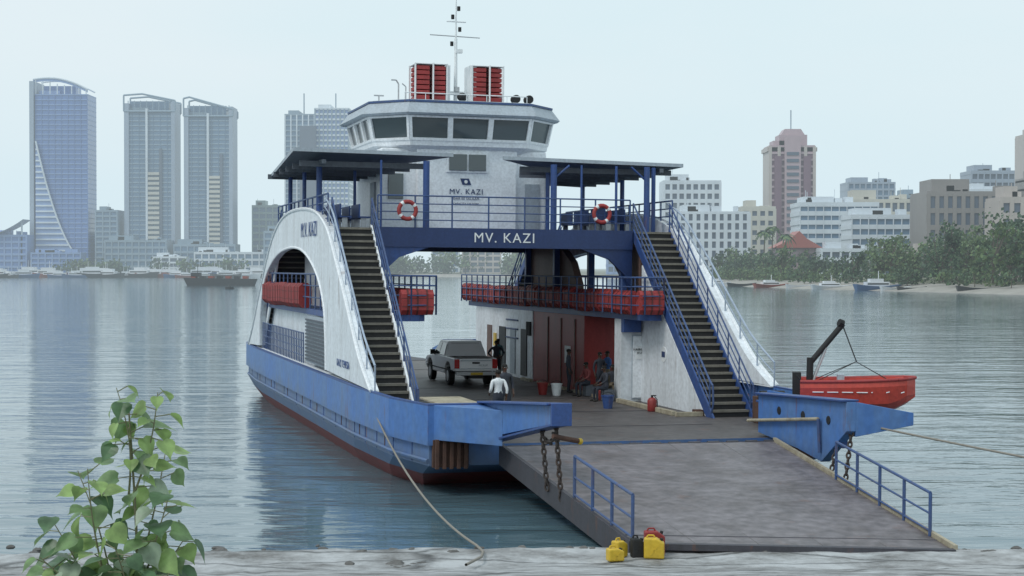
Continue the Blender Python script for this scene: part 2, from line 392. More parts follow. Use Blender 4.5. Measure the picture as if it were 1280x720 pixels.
for i in range(3): dr.cyl((4.28,26.6,3.9-.4*i),(4.28,28.5,3.9-.4*i),.04,RAIL,6)
for i in range(4): dr.box(4.22,4.3,24.6+i*.15,24.7+i*.15,3.3,3.9,BLACK)
dr.build('doors',ferry,bevel=.008)
text('HAIRUHUSIWI\nKUINGIA',.12,(5.17,13.09,3.2),ferry,BLACK,name='door_notice')
el_=MB(); el_.cyl((5.06,10.9,3.2),(5.08,10.9,3.2),.28,RACKW,16); el_.prism([(10.75,3.1),(11.05,3.1),(11.05,3.3),(10.75,3.3)],'x',5.05,5.06,NAVY); el_.build('side_emblem',ferry)
kb=MB()
kb.box(4.05,4.22,7.5,13,1.352,1.5,KERB); kb.box(4.05,5.0,7.1,7.25,1.352,1.5,KERB)
for i in range(5): kb.box(4.0,4.16,14.2+i*2.4,15.6+i*2.4,1.352,1.47,KERB)
kb.box(4.8,5.6,7.2,7.6,1.352,1.55,RUST)
kb.build('deck_kerb',ferry,bevel=.01)
# ------------------------------------------------------------------ upper deck
ud=MB()
ud.box(-6.24,6.5,14.05,27,7.42,7.58,BLUE2)
ud.box(-4.72,4.98,13.9,14.05,6.92,7.62,NAVY)
ud.box(-4.72,4.98,27,27.12,6.92,7.62,NAVY)
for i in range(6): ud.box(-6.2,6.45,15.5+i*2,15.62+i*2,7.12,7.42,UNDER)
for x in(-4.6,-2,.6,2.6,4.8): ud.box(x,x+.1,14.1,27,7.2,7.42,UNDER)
for sx,dx in((-4.72,1),(4.98,-1)):
    ud.prism([(sx,6.92),(sx+dx*2.0,6.92),(sx+dx*.9,6.55),(sx+dx*.3,6.0),(sx,5.2)],'y',13.95,14.1,NAVY if dx<0 else BLUE2)
ud.build('upper_deck',ferry)
text('MV. KAZI',.50,(.05,13.885,7.27),ferry,RACKW,name='name_lettering')
up=MB()
for x in(-4.5,4.75):
    for y in(14.3,18,22.5,26.7): up.box(x-.12,x+.12,y-.12,y+.12,4.6,7.42,BLUE2)
up.prism([(20,4.6),(20.2,5.6),(21,6.5),(22.5,7.15),(27,7.15),(27,4.6)],'x',4.9,5.2,BROWN)
up.prism([(13.9,7.15),(18.8,7.15),(17.2,6.6),(16,5.8),(15.5,4.6),(13.9,4.6)],'x',5.3,5.4,BROWN)
up.prism([(20,4.6),(20.2,5.6),(21,6.5),(22.5,7.15),(27,7.15),(27,4.6)],'x',-5.2,-4.9,WHITE)
up.build('deck_supports',ferry)
ur=MB()
rail(ur,[(-4.6,13.98,7.6),(4.9,13.98,7.6)],1.15,4,1.3,.020,RAIL)
rail(ur,[(-6.35,14.1,7.62),(-6.35,27,7.62)],1.15,4,1.2,.024,RAIL)
rail(ur,[(6.62,14.1,7.62),(6.62,27,7.62)],1.15,4,1.2,.024,RAIL)
rail(ur,[(-4.6,27,7.6),(4.9,27,7.6)],1.15,4,1.3,.022,RAIL)
ur.build('upper_rails',ferry)
lr=MB()
for x in(-3.55,3.75):
    lr.torus((x,13.85,8.22),.31,.075,(0,1,0),RAFT,20,8,mat2=RACKW)
lr.build('life_rings',ferry,smooth=True)
def stairs(name,x0,x1,y0,y1,z0,z1,n,strm,rm):
    m=MB(); dy=(y1-y0)/n; dz=(z1-z0)/n; s=1 if dy>0 else -1
    for i in range(n):
        ya=y0+i*dy; z=z0+(i+1)*dz
        a,b=sorted((ya,ya+dy))
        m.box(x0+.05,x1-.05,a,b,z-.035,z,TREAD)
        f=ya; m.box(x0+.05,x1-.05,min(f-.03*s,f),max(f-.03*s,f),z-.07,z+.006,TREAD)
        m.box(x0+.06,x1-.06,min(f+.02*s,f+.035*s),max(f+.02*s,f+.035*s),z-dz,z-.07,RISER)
    for xa,xb in((x0-.02,x0+.045),(x1-.045,x1+.02)):
        m.prism([(y0-.35*s,z0),(y0,z0+.32),(y1,z1+.12),(y1,z1-.3),(y0+.25*s,z0)],'x',xa,xb,strm)
    m.build(name,ferry)
    r=MB()
    for x in(x0,x1):
        p=Vector((x,y0,z0+.25));q=Vector((x,y1,z1+.1)); U=Vector((0,0,1))
        for f in(.95,.62,.32): r.cyl(p+U*f,q+U*f,.034 if f>.9 else .022,rm,6)
        for i in range(9):
            c=p.lerp(q,i/8); r.cyl(c,c+U*.95,.028,rm,6)
        r.path([p+U*.95,p+Vector((0,-.25*s,.8)),p+Vector((0,-.3*s,.2)),p+Vector((0,-.1*s,-.2))],.034,rm,6)
    r.build(name+'_handrail',ferry)
stairs('port_stairs',-6.22,-4.8,6.6,14.05,DZ,7.58,27,WHITE2,RAIL)
stairs('starboard_stairs',5.05,6.5,6.7,14.05,DZ,7.58,27,BLUE2,RAIL)
stairs('port_stern_stairs',-6.22,-4.8,34.4,27.0,DZ,7.58,27,WHITE2,RAIL)
stairs('starboard_stern_stairs',5.05,6.5,34.4,27.0,DZ,7.58,27,BLUE2,RAIL)
rc=MB()
for xx in(-6.38,6.64):
    pp=[(xx,y,z+.75) for y,z in oc[0:24]]
    rc.path(pp,.035,RAILW,6)
    rc.path([(xx,y,z+.4) for y,z in oc[0:24]],.022,RAILW,6)
    for k in range(0,24,3): y,z=oc[k]; rc.cyl((xx,y,z),(xx,y,z+.75),.025,RAILW,6)
rc.build('arch_handrail',ferry)
# ------------------------------------------------------------------ tower + wheelhouse
tw=MB()
tw.box(-3.3,3.5,20,25.4,7.58,10.9,WHITE2)
tw.box(-1.9,2.2,19.75,20,7.58,10.9,WHITE2)
tw.build('deckhouse',ferry,bevel=.06)
P=[(-2.24,19.5),(2.56,19.5),(3.75,20.8),(3.75,25.2),(-3.45,25.2),(-3.45,20.8)]
def off(poly,d):
    out=[]; n=len(poly)
    for i in range(n):
        a=Vector(poly[i-1]);b=Vector(poly[i]);c=Vector(poly[(i+1)%n])
        n1=Vector(((b-a).y,-(b-a).x)).normalized(); n2=Vector(((c-b).y,-(c-b).x)).normalized()
        k=(n1+n2); k=k/(k.dot(n1)); out.append((b.x+k.x*d,b.y+k.y*d))
    return out
def L3(poly,z): return [(x,y,z) for x,y in poly]
wh=MB()
wh.loft([L3(off(P,-.5),10.75),L3(P,11.0),L3(off(P,.04),11.2)],WHITE2)
lo=L3(off(P,.02),11.2); hi=L3(off(P,.22),12.16)
loi=L3(off(P,-.04),11.2); hii=L3(off(P,.16),12.16)
wh.loft([loi,hii],WGL)
nw=[3,1,3,3,3,1]
for e in range(6):
    a,b=Vector(lo[e]),Vector(lo[(e+1)%6]); c,d=Vector(hi[e]),Vector(hi[(e+1)%6])
    k=nw[e]
    def pt(s,t): return a.lerp(b,s).lerp(c.lerp(d,s),t)
    n=(b-a).cross(c-a).normalized()*.05
    def bar(s0,t0,s1,t1):
        q=[pt(s0,t0),pt(s1,t0),pt(s1,t1),pt(s0,t1)]
        wh.add([v+n for v in q]+[v-n*1.2 for v in q],[(0,1,2,3),(7,6,5,4),(0,4,5,1),(1,5,6,2),(2,6,7,3),(3,7,4,0)],WHITE2)
    bar(0,0,1,.10); bar(0,.92,1,1)
    W=(b-a).length; w=.10/W
    for i in range(k+1):
        s=i/k; bar(max(0,s-w),.10,min(1,s+w),.92)
wh.loft([L3(off(P,.42),12.16),L3(off(P,.50),12.24),L3(off(P,.18),12.68)],GREYR)
wh.loft([L3(off(P,.22),12.68),L3(off(P,.22),12.76)],RAIL)
wh.loft([L3(off(P,.12),12.762),L3(off(P,.0),12.80)],GREYR)
wh.build('wheelhouse',ferry)
w2=MB()
w2.box(-.72,.98,19.68,19.75,9.98,10.78,WHITE2)
w2.box(-.62,.10,19.62,19.68,10.06,10.70,WGL); w2.box(.18,.88,19.62,19.68,10.06,10.70,WGL)
w2.box(-3.0,-2.4,19.94,20,8.9,9.9,WGL)
w2.box(2.6,3.2,19.94,20,7.6,9.6,GREYR)
w2.box(-3.36,-3.3,21,21.9,7.62,9.6,GREYR)
w2.build('deckhouse_windows',ferry,bevel=.01)
text('MV. KAZI',.30,(.1,19.73,9.22),ferry,NAVY,name='deckhouse_lettering')
text('DAR ES SALAAM',.13,(.1,19.73,8.95),ferry,NAVY,name='port_of_registry')
text('CAPACITY 170 TONS',.10,(.1,19.73,8.75),ferry,NAVY,name='capacity_notice')
lg=MB(); lg.prism([(-.05,9.5),(.3,9.5),(.2,9.75),(-.15,9.75)],'y',19.72,19.75,NAVY); lg.cyl((.08,19.7,9.62),(.08,19.72,9.62),.07,RACKW,12); lg.build('emblem',ferry)
rq=MB()
for x in(-.96,1.41):
    w=.66; 
    for a in(-w,w-.0): 
        for b in(-.55,.55): rq.box(x+a-.035,x+a+.035,22+b-.035,22+b+.035,12.8,14.5,RACKW)
    rq.box(x+.03,x+.09,21.30,21.42,12.8,14.5,RACKW)
    for zz in (12.95,14.44): rq.box(x-w,x+w,21.4,22.6,zz,zz+.04,RACKW)
    for i in range(7):
        z=13.02+i*.2
        for (a,b) in((x-.6,x-.06),(x+.06,x+.6)): rq.box(a,b,21.45,22.55,z,z+.165,RAFT)
rq.box(.7,.95,21.5,22.6,12.8,14.5,RACKW); rq.box(-.28,-.15,21.5,22.6,12.8,14.45,RACKW)
rq.build('float_racks',ferry,bevel=.03)
ms=MB()
ms.cyl((.19,22,12.8),(.19,22,15.6),.085,RACKW,10,r2=.06); ms.cyl((.19,22,15.6),(.19,22,17.6),.04,RACKW,8,r2=.02)
ms.cyl((-.9,22,15.72),(1.2,22,15.68),.022,CHROME,6); ms.cyl((-.2,22,16.3),(.6,22,16.3),.03,RACKW,6)
ms.cyl((.19,22,15.0),(.19,21.6,15.0),.03,RACKW,6); ms.box(.05,.33,21.4,21.6,14.95,15.1,RACKW)
for zz,xx in((16.4,.05),(15.9,.35),(16.75,.3),(15.3,.02)): ms.cyl((xx,22,zz),(xx,22,zz+.18),.07,BLACK,8)
ms.box(-.15,.53,21.8,22.1,13.3,13.42,RACKW); ms.cyl((.19,21.8,13.42),(.19,21.8,13.6),.12,CHROME,8)
ms.cyl((.25,21.2,12.8),(.25,21.2,13.0),.05,CHROME); ms.ell((.25,21.1,13.12),(.22,.16,.18),BLACK)
for x in(2.4,2.95): 
    ms.cyl((x,20.8,12.8),(x,20.8,13.0),.04,CHROME); ms.cyl((x,20.6,13.08),(x,20.95,13.08),.17,BLACK,12)
ms.path([(-2.3,21.5,12.8),(-2.3,21.5,13.6),(-2.4,21.5,13.75),(-2.6,21.5,13.75)],.03,CHROME)
ms.path([(-2.0,21.5,12.8),(-2.0,21.5,13.5),(-2.15,21.5,13.62)],.025,CHROME)
ms.cyl((2.0,21.6,12.8),(2.0,21.6,13.35),.12,GREYR,10)
ms.cyl((-3.1,21.5,12.8),(-3.1,21.5,13.1),.03,CHROME); ms.cyl((-3.3,21.5,13.1),(-2.9,21.5,13.1),.03,CHROME)
rail(ms,[(-2.4,19.8,12.78),(2.6,19.8,12.78)],.3,1,.9,.015,RACKW,rp=.015)
ms.build('mast_and_aerials',ferry)
cn=MB()
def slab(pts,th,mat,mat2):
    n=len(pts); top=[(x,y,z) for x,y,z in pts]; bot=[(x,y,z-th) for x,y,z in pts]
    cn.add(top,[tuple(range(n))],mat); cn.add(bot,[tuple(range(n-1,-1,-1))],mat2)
    for i in range(n):
        j=(i+1)%n; cn.add([top[i],top[j],bot[j],bot[i]],[(0,1,2,3)],mat)
Lc=[(-7.55,14.4,10.38),(-1.75,14.4,10.33),(-3.32,19.8,10.25),(-3.32,25,10.12),(-7.0,25,9.98)]
Rc=[(.1,14.4,10.28),(7.25,14.6,10.2),(7.05,26,9.98),(3.52,26,10.12),(3.52,19.7,10.22)]
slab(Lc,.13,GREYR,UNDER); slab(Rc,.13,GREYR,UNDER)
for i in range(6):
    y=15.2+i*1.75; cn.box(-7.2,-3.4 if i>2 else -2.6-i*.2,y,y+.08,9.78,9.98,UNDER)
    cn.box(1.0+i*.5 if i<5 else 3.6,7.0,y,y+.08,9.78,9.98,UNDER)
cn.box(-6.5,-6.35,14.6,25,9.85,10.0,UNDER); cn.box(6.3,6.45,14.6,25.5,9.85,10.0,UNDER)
cn.build('canopies',ferry)
cp=MB()
for x,y,r in((-2.76,14.35,.12),(2.04,14.35,.12),(5.67,14.3,.11),(6.05,14.6,.08),(4.46,14.3,.05),(3.1,14.3,.04),(-6.3,16.4,.11),(-6.3,20,.08),(-6.3,23.8,.09),(6.4,19,.09),(6.4,24,.09),(-4.4,14.4,.04),(-4.6,18.5,.06),(2.2,15.6,.08)):
    cp.cyl((x,y,7.58),(x,y,10.02),r,BLUE2,10)
for x,s in((2.04,1),(5.67,-1)): cp.cyl((x,14.35,9.5),(x+s*.6,14.35,10.0),.04,BLUE2)
cp.build('canopy_posts',ferry)
bn=MB()
for x in(-5.6,-4.9,4.6,5.4):
    for y in(16,18,20): 
        bn.box(x,x+.45,y,y+1.6,8.0,8.05,BLUE2); bn.box(x,x+.05,y,y+1.6,8.05,8.5,BLUE2); bn.box(x+.1,x+.3,y+.1,y+.15,7.6,8,CHROME); bn.box(x+.1,x+.3,y+1.4,y+1.45,7.6,8,CHROME)
bn.build('benches',ferry)
dk=MB()
dk.box(-5.3,-4.4,2.6,3.6,1.36,2.2,BLUE2); dk.cyl((-5.5,3.1,1.9),(-4.3,3.1,1.9),.28,RUST,14)
dk.cyl((5.5,3.2,1.352),(5.5,3.2,1.9),.14,BLACK,12);dk.cyl((6.0,3.2,1.352),(6.0,3.2,1.9),.14,BLACK,12)
dk.box(5.7,6.3,4.0,4.8,1.36,2.2,RUST); dk.cyl((5.6,4.0,2.2),(6.4,4.0,2.2),.22,BLACK,12)
dk.cyl((5.0,2.0,1.36),(5.0,2.0,2.1),.05,KERB,8)
dk.build('winches',ferry,bevel=.02)
# ------------------------------------------------------------------ davit + rescue boat
dv=MB()
dv.cyl((5.85,1.2,1.36),(5.9,1.2,3.6),.1,BLACK,10); dv.cyl((5.9,1.2,3.45),(6.85,1.0,4.6),.085,BLACK,10)
dv.cyl((5.9,1.2,2.7),(6.35,1.1,3.9),.05,CHROME,8)
dv.cyl((6.85,1.0,4.6),(6.72,1,4.65),.12,BLACK,8)
dv.cyl((6.85,1.0,4.55),(7.15,.7,3.5),.018,BLACK,6)
dv.build('davit',ferry)
rb=empty('rescue_boat',fw(7.15,.7,2.03),(0,0,math.radians(-8)))
m=MB(); secs=[]
N_=13
for i in range(N_):
    t=i/(N_-1); x=-1.65+3.35*t
    w=.78*(1-max(0,(t-.55)/.45)**2.2)**.5 if t<1 else .02
    w=max(w,.03); sheer=.92+.10*t**2*1.0; keel=.0+max(0,(t-.7)/.3)**2*.45
    prof=[(-w,sheer),(-w*1.04,sheer-.18),(-w*.9,keel+.28),(-w*.5,keel+.08),(0,keel),(w*.5,keel+.08),(w*.9,keel+.28),(w*1.04,sheer-.18),(w,sheer)]
    top=[(w*.86,sheer),(w*.80,.45 if t<.85 else sheer-.1),(-w*.80,.45 if t<.85 else sheer-.1),(-w*.86,sheer)]
    secs.append([(x,a,b) for a,b in prof+top])
m.loft(secs,ORNG)
m.path([s[0] for s in secs]+[s[8] for s in reversed(secs)],.05,RAFT,8)
m.build('boat_hull',rb)
m=MB(); m.box(-1.3,-.9,-.6,.6,.6,.66,ORNG); m.box(-.2,.2,-.62,.62,.6,.66,ORNG); m.box(-.55,-.35,-.2,.2,.5,1.1,GREYR)
m.box(-1.85,-1.6,-.15,.15,.45,1.15,BLACK)
for q in((-1.2,.5),(-1.2,-.5),(1.0,.35),(1.0,-.35)): m.cyl((q[0],q[1],.9),(0,0,1.47),.014,BLACK,5)
for i in range(7): m.cyl((-1.3+i*.42,-.79,.62),(-.98+i*.42,-.79,.62) if i<4 else (-1.2+i*.42,-.7,.64),.018,RACKW,5)
m.path([(-1.6,-.6,.9),(-1.75,-.6,1.1)],.02,BLACK); m.build('boat_fittings',rb,bevel=.01)
# ------------------------------------------------------------------ pickup truck
def frot(): return (0,math.radians(.5),TH)
pk=empty('pickup_truck',fw(1.05,21.6,DZ+.005),frot())
def taper(mb,y0,y1,z0,z1,w0,w1,y0t,y1t,mat):
    mb.add([(-w0,y0,z0),(w0,y0,z0),(w0,y1,z0),(-w0,y1,z0),(-w1,y0t,z1),(w1,y0t,z1),(w1,y1t,z1),(-w1,y1t,z1)],
     [(0,3,2,1),(4,5,6,7),(0,1,5,4),(1,2,6,5),(2,3,7,6),(3,0,4,7)],mat)
t=MB(); bodyp=[(0.05,.62),(0.0,.75),(.02,1.14),(1.62,1.16),(3.9,1.15),(4.9,1.05),(5.25,.95),(5.3,.6),(4.95,.5),(4.85,.8),(4.6,.95),(4.25,.95),(4.0,.8),(3.9,.45),(1.75,.45),(1.6,.8),(1.35,.95),(1.0,.95),(.75,.8),(.65,.6)]
t.prism(bodyp,'x',-.91,.91,TRUCKW)
taper(t,1.62,4.0,1.15,1.78,.88,.70,1.85,3.3,TRUCKW)
t.build('body',pk,bevel=.035,seg=3)
t=MB(); t.box(-.76,.76,.08,1.55,1.168,1.172,BLACK)
t.add([(-.70,1.68,1.22),(.70,1.68,1.22),(.60,1.82,1.70),(-.60,1.82,1.70)],[(0,1,2,3)],WGL)
for s in(-1,1):
    t.add([(s*.895,1.85,1.2),(s*.895,2.75,1.2),(s*.74,2.72,1.69),(s*.75,1.98,1.69)],[(0,1,2,3)],WGL)
    t.add([(s*.895,2.82,1.2),(s*.895,3.75,1.2),(s*.75,3.25,1.69),(s*.74,2.8,1.69)],[(0,1,2,3)],WGL)
    t.box(s*.98-.1,s*.98+.1,3.55,3.65,1.15,1.36,BLACK)
    t.box(s*.80-.11,s*.80+.1,-.03,.02,.74,1.12,TAIL)
    t.box(s*.92-.01,s*.92+.01,.3,5,.62,.66,BLACK)
t.add([(-.80,3.93,1.2),(.80,3.93,1.2),(.64,3.36,1.7),(-.64,3.36,1.7)],[(0,1,2,3)],WGL)
t.build('glazing',pk)
t=MB()
t.box(-.66,.66,-.02,.0,1.04,1.07,GREYR); t.box(-.16,.16,-.03,0,.93,1.0,BLACK); t.box(-.66,.66,-.015,0,.72,.735,GREYR)
t.box(-.85,.85,-.13,.05,.46,.6,CHROME); t.box(-.26,.26,-.145,-.13,.47,.58,YEL); t.box(-.3,.3,-.05,.1,.32,.46,BLACK)
text('PICKUP',.1,(.3,-.03,.86),pk,GREYR,name='tailgate_lettering')
t.box(-.3,.3,.1,5,.35,.46,BLACK); t.box(-.1,.1,.3,.7,.3,.4,BLACK)
for y in(1.18,4.42):
    for s in(-1,1):
        t.cyl((s*.68,y,.38),(s*.91,y,.38),.38,BLACK,22); t.cyl((s*.90,y,.38),(s*.92,y,.38),.22,CHROME,12)
t.build('bumper_and_wheels',pk,bevel=.015)
# ------------------------------------------------------------------ people
SKIN=plain('skin',(.07,.035,.022),.5); HAIR=plain('hair',(.01,.009,.008),.9)
def cloth(n,c): return paint(n,c,.85,.3,scale=4,streak=False,bump=.3)
SH_W=cloth('shirt_white',(.75,.77,.79)); SH_D=cloth('shirt_dark',(.04,.045,.06)); TR_D=cloth('trousers_dark',(.03,.035,.05)); TR_K=cloth('trousers_khaki',(.16,.13,.09)); SH_B=cloth('shirt_blue',(.05,.12,.3)); SH_R=cloth('shirt_red',(.2,.05,.05)); SH_O=cloth('shirt_teal',(.04,.12,.13))
SHOE=plain('shoe',(.02,.018,.016),.6)
def person(name,loc,head,shirt,trou,pose='stand',scale=1.0,sleeve=True):
    J={'pel':((0,0,.95),.125,'T'),'wai':((0,-.005,1.1),.12,'S'),'che':((0,0,1.3),.145,'S'),'nb':((0,.01,1.45),.075,'S'),'nk':((0,0,1.52),.055,'K'),'hd':((0,-.015,1.61),.085,'K'),'ht':((0,-.005,1.68),.082,'H')}
    for s,n in((-1,'l'),(1,'r')):
        J['sh'+n]=((s*.185,.01,1.40),.065,'S'); J['el'+n]=((s*.25,.04,1.12),.048,'S' if sleeve else 'K'); J['wr'+n]=((s*.25,-.06,.88),.03,'K'); J['ha'+n]=((s*.245,-.085,.80),.035,'K')
        J['hp'+n]=((s*.1,0,.88),.1,'T'); J['kn'+n]=((s*.12,-.03,.49),.065,'T'); J['an'+n]=((s*.12,.02,.10),.045,'T'); J['he'+n]=((s*.12,.03,.045),.045,'B'); J['to'+n]=((s*.135,-.16,.035),.035,'B')
    def setj(k,p): J[k]=(p,J[k][1],J[k][2])
    if pose=='stride':
        setj('knl',(-.11,-.14,.5)); setj('anl',(-.11,-.16,.1)); setj('hel',(-.11,-.14,.045)); setj('tol',(-.12,-.34,.035))
        setj('knr',(.11,.02,.49)); setj('anr',(.11,.2,.12)); setj('her',(.11,.22,.07)); setj('tor',(.12,.04,.035))
        setj('ell',(-.25,.12,1.14)); setj('wrl',(-.24,.08,.9)); setj('hal',(-.235,.07,.82)); setj('wrr',(.22,-.2,.98)); setj('har',(.2,-.27,.95))
    if pose=='phone':
        setj('elr',(.26,-.03,1.13)); setj('wrr',(.12,-.24,1.25)); setj('har',(.08,-.28,1.3))
    if pose=='hips':
        for s,n in((-1,'l'),(1,'r')): setj('el'+n,(s*.36,.06,1.16)); setj('wr'+n,(s*.2,-.04,1.0)); setj('ha'+n,(s*.15,-.08,.97))
    if pose=='sit':
        dz=-.42
        for k in J:
            if k[:2] in('pe','wa','ch','nb','nk','hd','ht','sh','el','wr','ha','hp'):
                p=J[k][0]; setj(k,(p[0],p[1]-(.12*(p[2]-.95) if p[2]>.95 else 0)-.0,p[2]+dz))
        for s,n in((-1,'l'),(1,'r')):
            setj('kn'+n,(s*.15,-.44,.50)); setj('an'+n,(s*.14,-.42,.10)); setj('he'+n,(s*.14,-.4,.045)); setj('to'+n,(s*.16,-.6,.035))
            setj('el'+n,(s*.26,-.12,.76)); setj('wr'+n,(s*.16,-.36,.62)); setj('ha'+n,(s*.14,-.43,.60))
    keys=list(J); idx={k:i for i,k in enumerate(keys)}
    E=[('pel','wai'),('wai','che'),('che','nb'),('nb','nk'),('nk','hd'),('hd','ht')]
    for n in'lr': E+=[('che','sh'+n),('sh'+n,'el'+n),('el'+n,'wr'+n),('wr'+n,'ha'+n),('pel','hp'+n),('hp'+n,'kn'+n),('kn'+n,'an'+n),('an'+n,'he'+n),('he'+n,'to'+n)]
    me=bpy.data.meshes.new(name+'_sk'); me.from_pydata([J[k][0] for k in keys],[(idx[a],idx[b]) for a,b in E],[])
    o=bpy.data.objects.new(name+'_sk',me); COL.objects.link(o)
    md=o.modifiers.new('s','SKIN'); md.use_smooth_shade=True
    for k in keys:
        sv=me.skin_vertices[0].data[idx[k]]; r=J[k][1]
        sv.radius=(r,r*(.72 if k in('che','wai','pel') else 1)); sv.use_root=(k=='pel')
    o.modifiers.new('u','SUBSURF').levels=1
    bpy.context.view_layer.update()
    dg=bpy.context.evaluated_depsgraph_get(); nm=bpy.data.meshes.new_from_object(o.evaluated_get(dg))
    bpy.data.objects.remove(o)
    mats={'S':shirt,'T':trou,'K':SKIN,'H':HAIR,'B':SHOE}; order=list(mats)
    nm.materials.clear()
    for k in order: nm.materials.append(mats[k])
    segs=[(Vector(J[a][0]),Vector(J[b][0]),J[a][2],J[b][2]) for a,b in E]
    for p in nm.polygons:
        c=p.center; best=None
        for a,b,la,lb in segs:
            d=b-a; t=max(0,min(1,(c-a).dot(d)/d.length_squared)); q=(c-a-d*t).length
            if best is None or q<best[0]: best=(q,la if t<.55 else lb)
        p.material_index=order.index(best[1]); p.use_smooth=True
    e=empty(name,loc,(0,0,head)); e.scale=(scale,)*3
    bo=bpy.data.objects.new('body',nm); COL.objects.link(bo); bo.parent=e
    d=MB(); hd=Vector(J['hd'][0])
    d.ell(hd+Vector((0,.012,.045)),(.082,.098,.075),HAIR,12,8)
    d.cyl(hd+Vector((0,-.085,.02)),hd+Vector((0,-.115,-.02)),.009,SKIN,6,r2=.018)
    for s in(-1,1):
        d.ell(hd+Vector((s*.033,-.084,.018)),(.012,.008,.007),RACKW,6,4); d.ell(hd+Vector((s*.086,0,-.0)),(.012,.022,.032),SKIN,6,5)
    d.box(hd.x-.025,hd.x+.025,hd.y-.092,hd.y-.08,hd.z-.052,hd.z-.044,REDW)
    d.build('head_features',e,smooth=True)
    f=MB()
    for s,n in((-1,'l'),(1,'r')):
        w=Vector(J['wr'+n][0]); hnd=Vector(J['ha'+n][0]); dr_=(hnd-w).normalized(); side=dr_.cross(Vector((s,0,0.01))).normalized(); inn=dr_.cross(side)
        for i,L in enumerate((.065,.078,.082,.07)):
            b0=hnd+side*(i-1.5)*.019; b1=b0+dr_*L*.55+inn*.006; b2=b1+dr_*L*.4+inn*.022
            f.cyl(b0,b1,.0095,SKIN,6,r2=.0088); f.cyl(b1,b2,.0088,SKIN,6,r2=.006)
        b0=hnd-dr_*.03+side*.03; f.cyl(b0,b0+side*.03+dr_*.035,.011,SKIN,6,r2=.008)
    f.build('fingers',e)
    return e
def onf(x,y,dz=0): return fw(x,y,DZ+dz)
person('man_in_white_shirt',onf(-2.55,5.2),math.radians(200),SH_W,TR_D,'stride')
person('man_in_dark_shirt',onf(-2.0,6.4),math.radians(20),SH_D,TR_D,'stand',1.06)
person('standing_man',onf(3.0,25.5),math.radians(10),SH_D,TR_D,'hips',1.0)
person('standing_man.001',onf(3.5,27),math.radians(-40),SH_O,TR_K,'stand',1.0)
person('standing_passenger',onf(4.2,15.2),math.radians(30),SH_D,TR_D,'stand',1.0)
person('standing_passenger.001',onf(5.0,16.6),math.radians(-60),SH_B,TR_K,'phone',.98)
person('seated_passenger',onf(3.9,13.6),math.radians(-70),SH_D,TR_D,'sit',1.0)
person('seated_passenger.001',onf(4.0,16.0),math.radians(-60),SH_R,TR_D,'sit',1.0)
person('seated_passenger.002',onf(4.5,14.5),math.radians(-20),SH_D,TR_K,'sit',1.0)
person('standing_passenger.002',onf(5.2,14.6),math.radians(10),SH_D,TR_D,'stand',.95)
person('standing_passenger.003',onf(3.75,17.6),math.radians(80),SH_D,TR_D,'stand',1.0)
st=MB()
for x,y in((3.95,13.6),(4.05,16.0),(4.5,14.55)): st.box(x-.2,x+.2,y-.18,y+.22,1.36,1.78,UNDER)
st.build('seat_boxes',ferry,bevel=.02)
def canister(name,loc,r,hh,mat,top=BLACK):
    e=empty(name,loc); m=MB(); m.loft([[ (rr*math.cos(a),rr*math.sin(a),z) for a in [k*math.pi/7 for k in range(14)]] for rr,z in((r*.9,0),(r,.03),(r,hh*.75),(r*.7,hh*.9),(r*.3,hh*.95))],mat)
    m.build('shell',e,smooth=True); m=MB(); m.cyl((0,0,hh*.9),(0,0,hh*1.1),r*.25,top); m.box(-r*.2,r*.9,-.02,.02,hh*1.05,hh*1.12,top); m.path([(r*.5,0,hh*1.05),(r*1.1,0,hh*.8),(r*1.15,0,hh*.3)],.015,BLACK); m.build('valve',e)
canister('fire_extinguisher',onf(4.0,9.2),.16,.5,REDW); canister('fire_extinguisher.001',onf(3.85,14.0),.11,.45,REDW)
def bucket(name,loc,mat):
    e=empty(name,loc); m=MB(); n=14
    m.loft([[(rr*math.cos(2*math.pi*k/n),rr*math.sin(2*math.pi*k/n),z) for k in range(n)] for rr,z in((.15,0),(.21,.42),(.23,.42),(.23,.46),(.2,.46),(.14,.05))],mat,cap1=True)
    m.build('bucket_shell',e); m=MB(); m.path([(.2*math.cos(a),0,.44+.12*math.sin(a)) for a in [k*math.pi/8 for k in range(9)]],.012,BLACK); m.build('handle',e)
bucket('blue_bucket',onf(2.9,10.6),BLUE2); bucket('white_bucket',onf(2.9,16.5),RACKW); bucket('red_bucket',onf(2.5,17.0),REDW)
# ------------------------------------------------------------------ mooring ropes
def rope(name,a,b,sag,r=.028,n=24,extra=None):
    a=Vector(a);b=Vector(b); c=bpy.data.curves.new(name,'CURVE'); c.dimensions='3D'; c.bevel_depth=r; s=c.splines.new('POLY')
    pts=[a.lerp(b,i/n)-Vector((0,0,sag*4*(i/n)*(1-i/n))) for i in range(n+1)]+(extra or [])
    s.points.add(len(pts)-1)
    for p,q in zip(s.points,pts): p.co=(*q,1)
    c.materials.append(ROPE); o=bpy.data.objects.new(name,c); COL.objects.link(o); return o
rope('mooring_rope',fw(fx-.05,5.3,1.95),(-.75,33.8,.33),.55,extra=[Vector((-.6,33.2,.3)),Vector((-.62,32.4,.34)),Vector((-.9,31.2,.4))])
rope('mooring_rope.001',fw(5.0,-3.9,2.1),(17.5,30.2,1.25),.08)
bo=empty('mooring_bollard',(17.5,30,.3)); m=MB(); m.cyl((0,0,-.1),(0,0,.9),.16,BLACK,12); m.cyl((0,0,.9),(0,0,1.02),.24,BLACK,12); m.build('post',bo,bevel=.02)
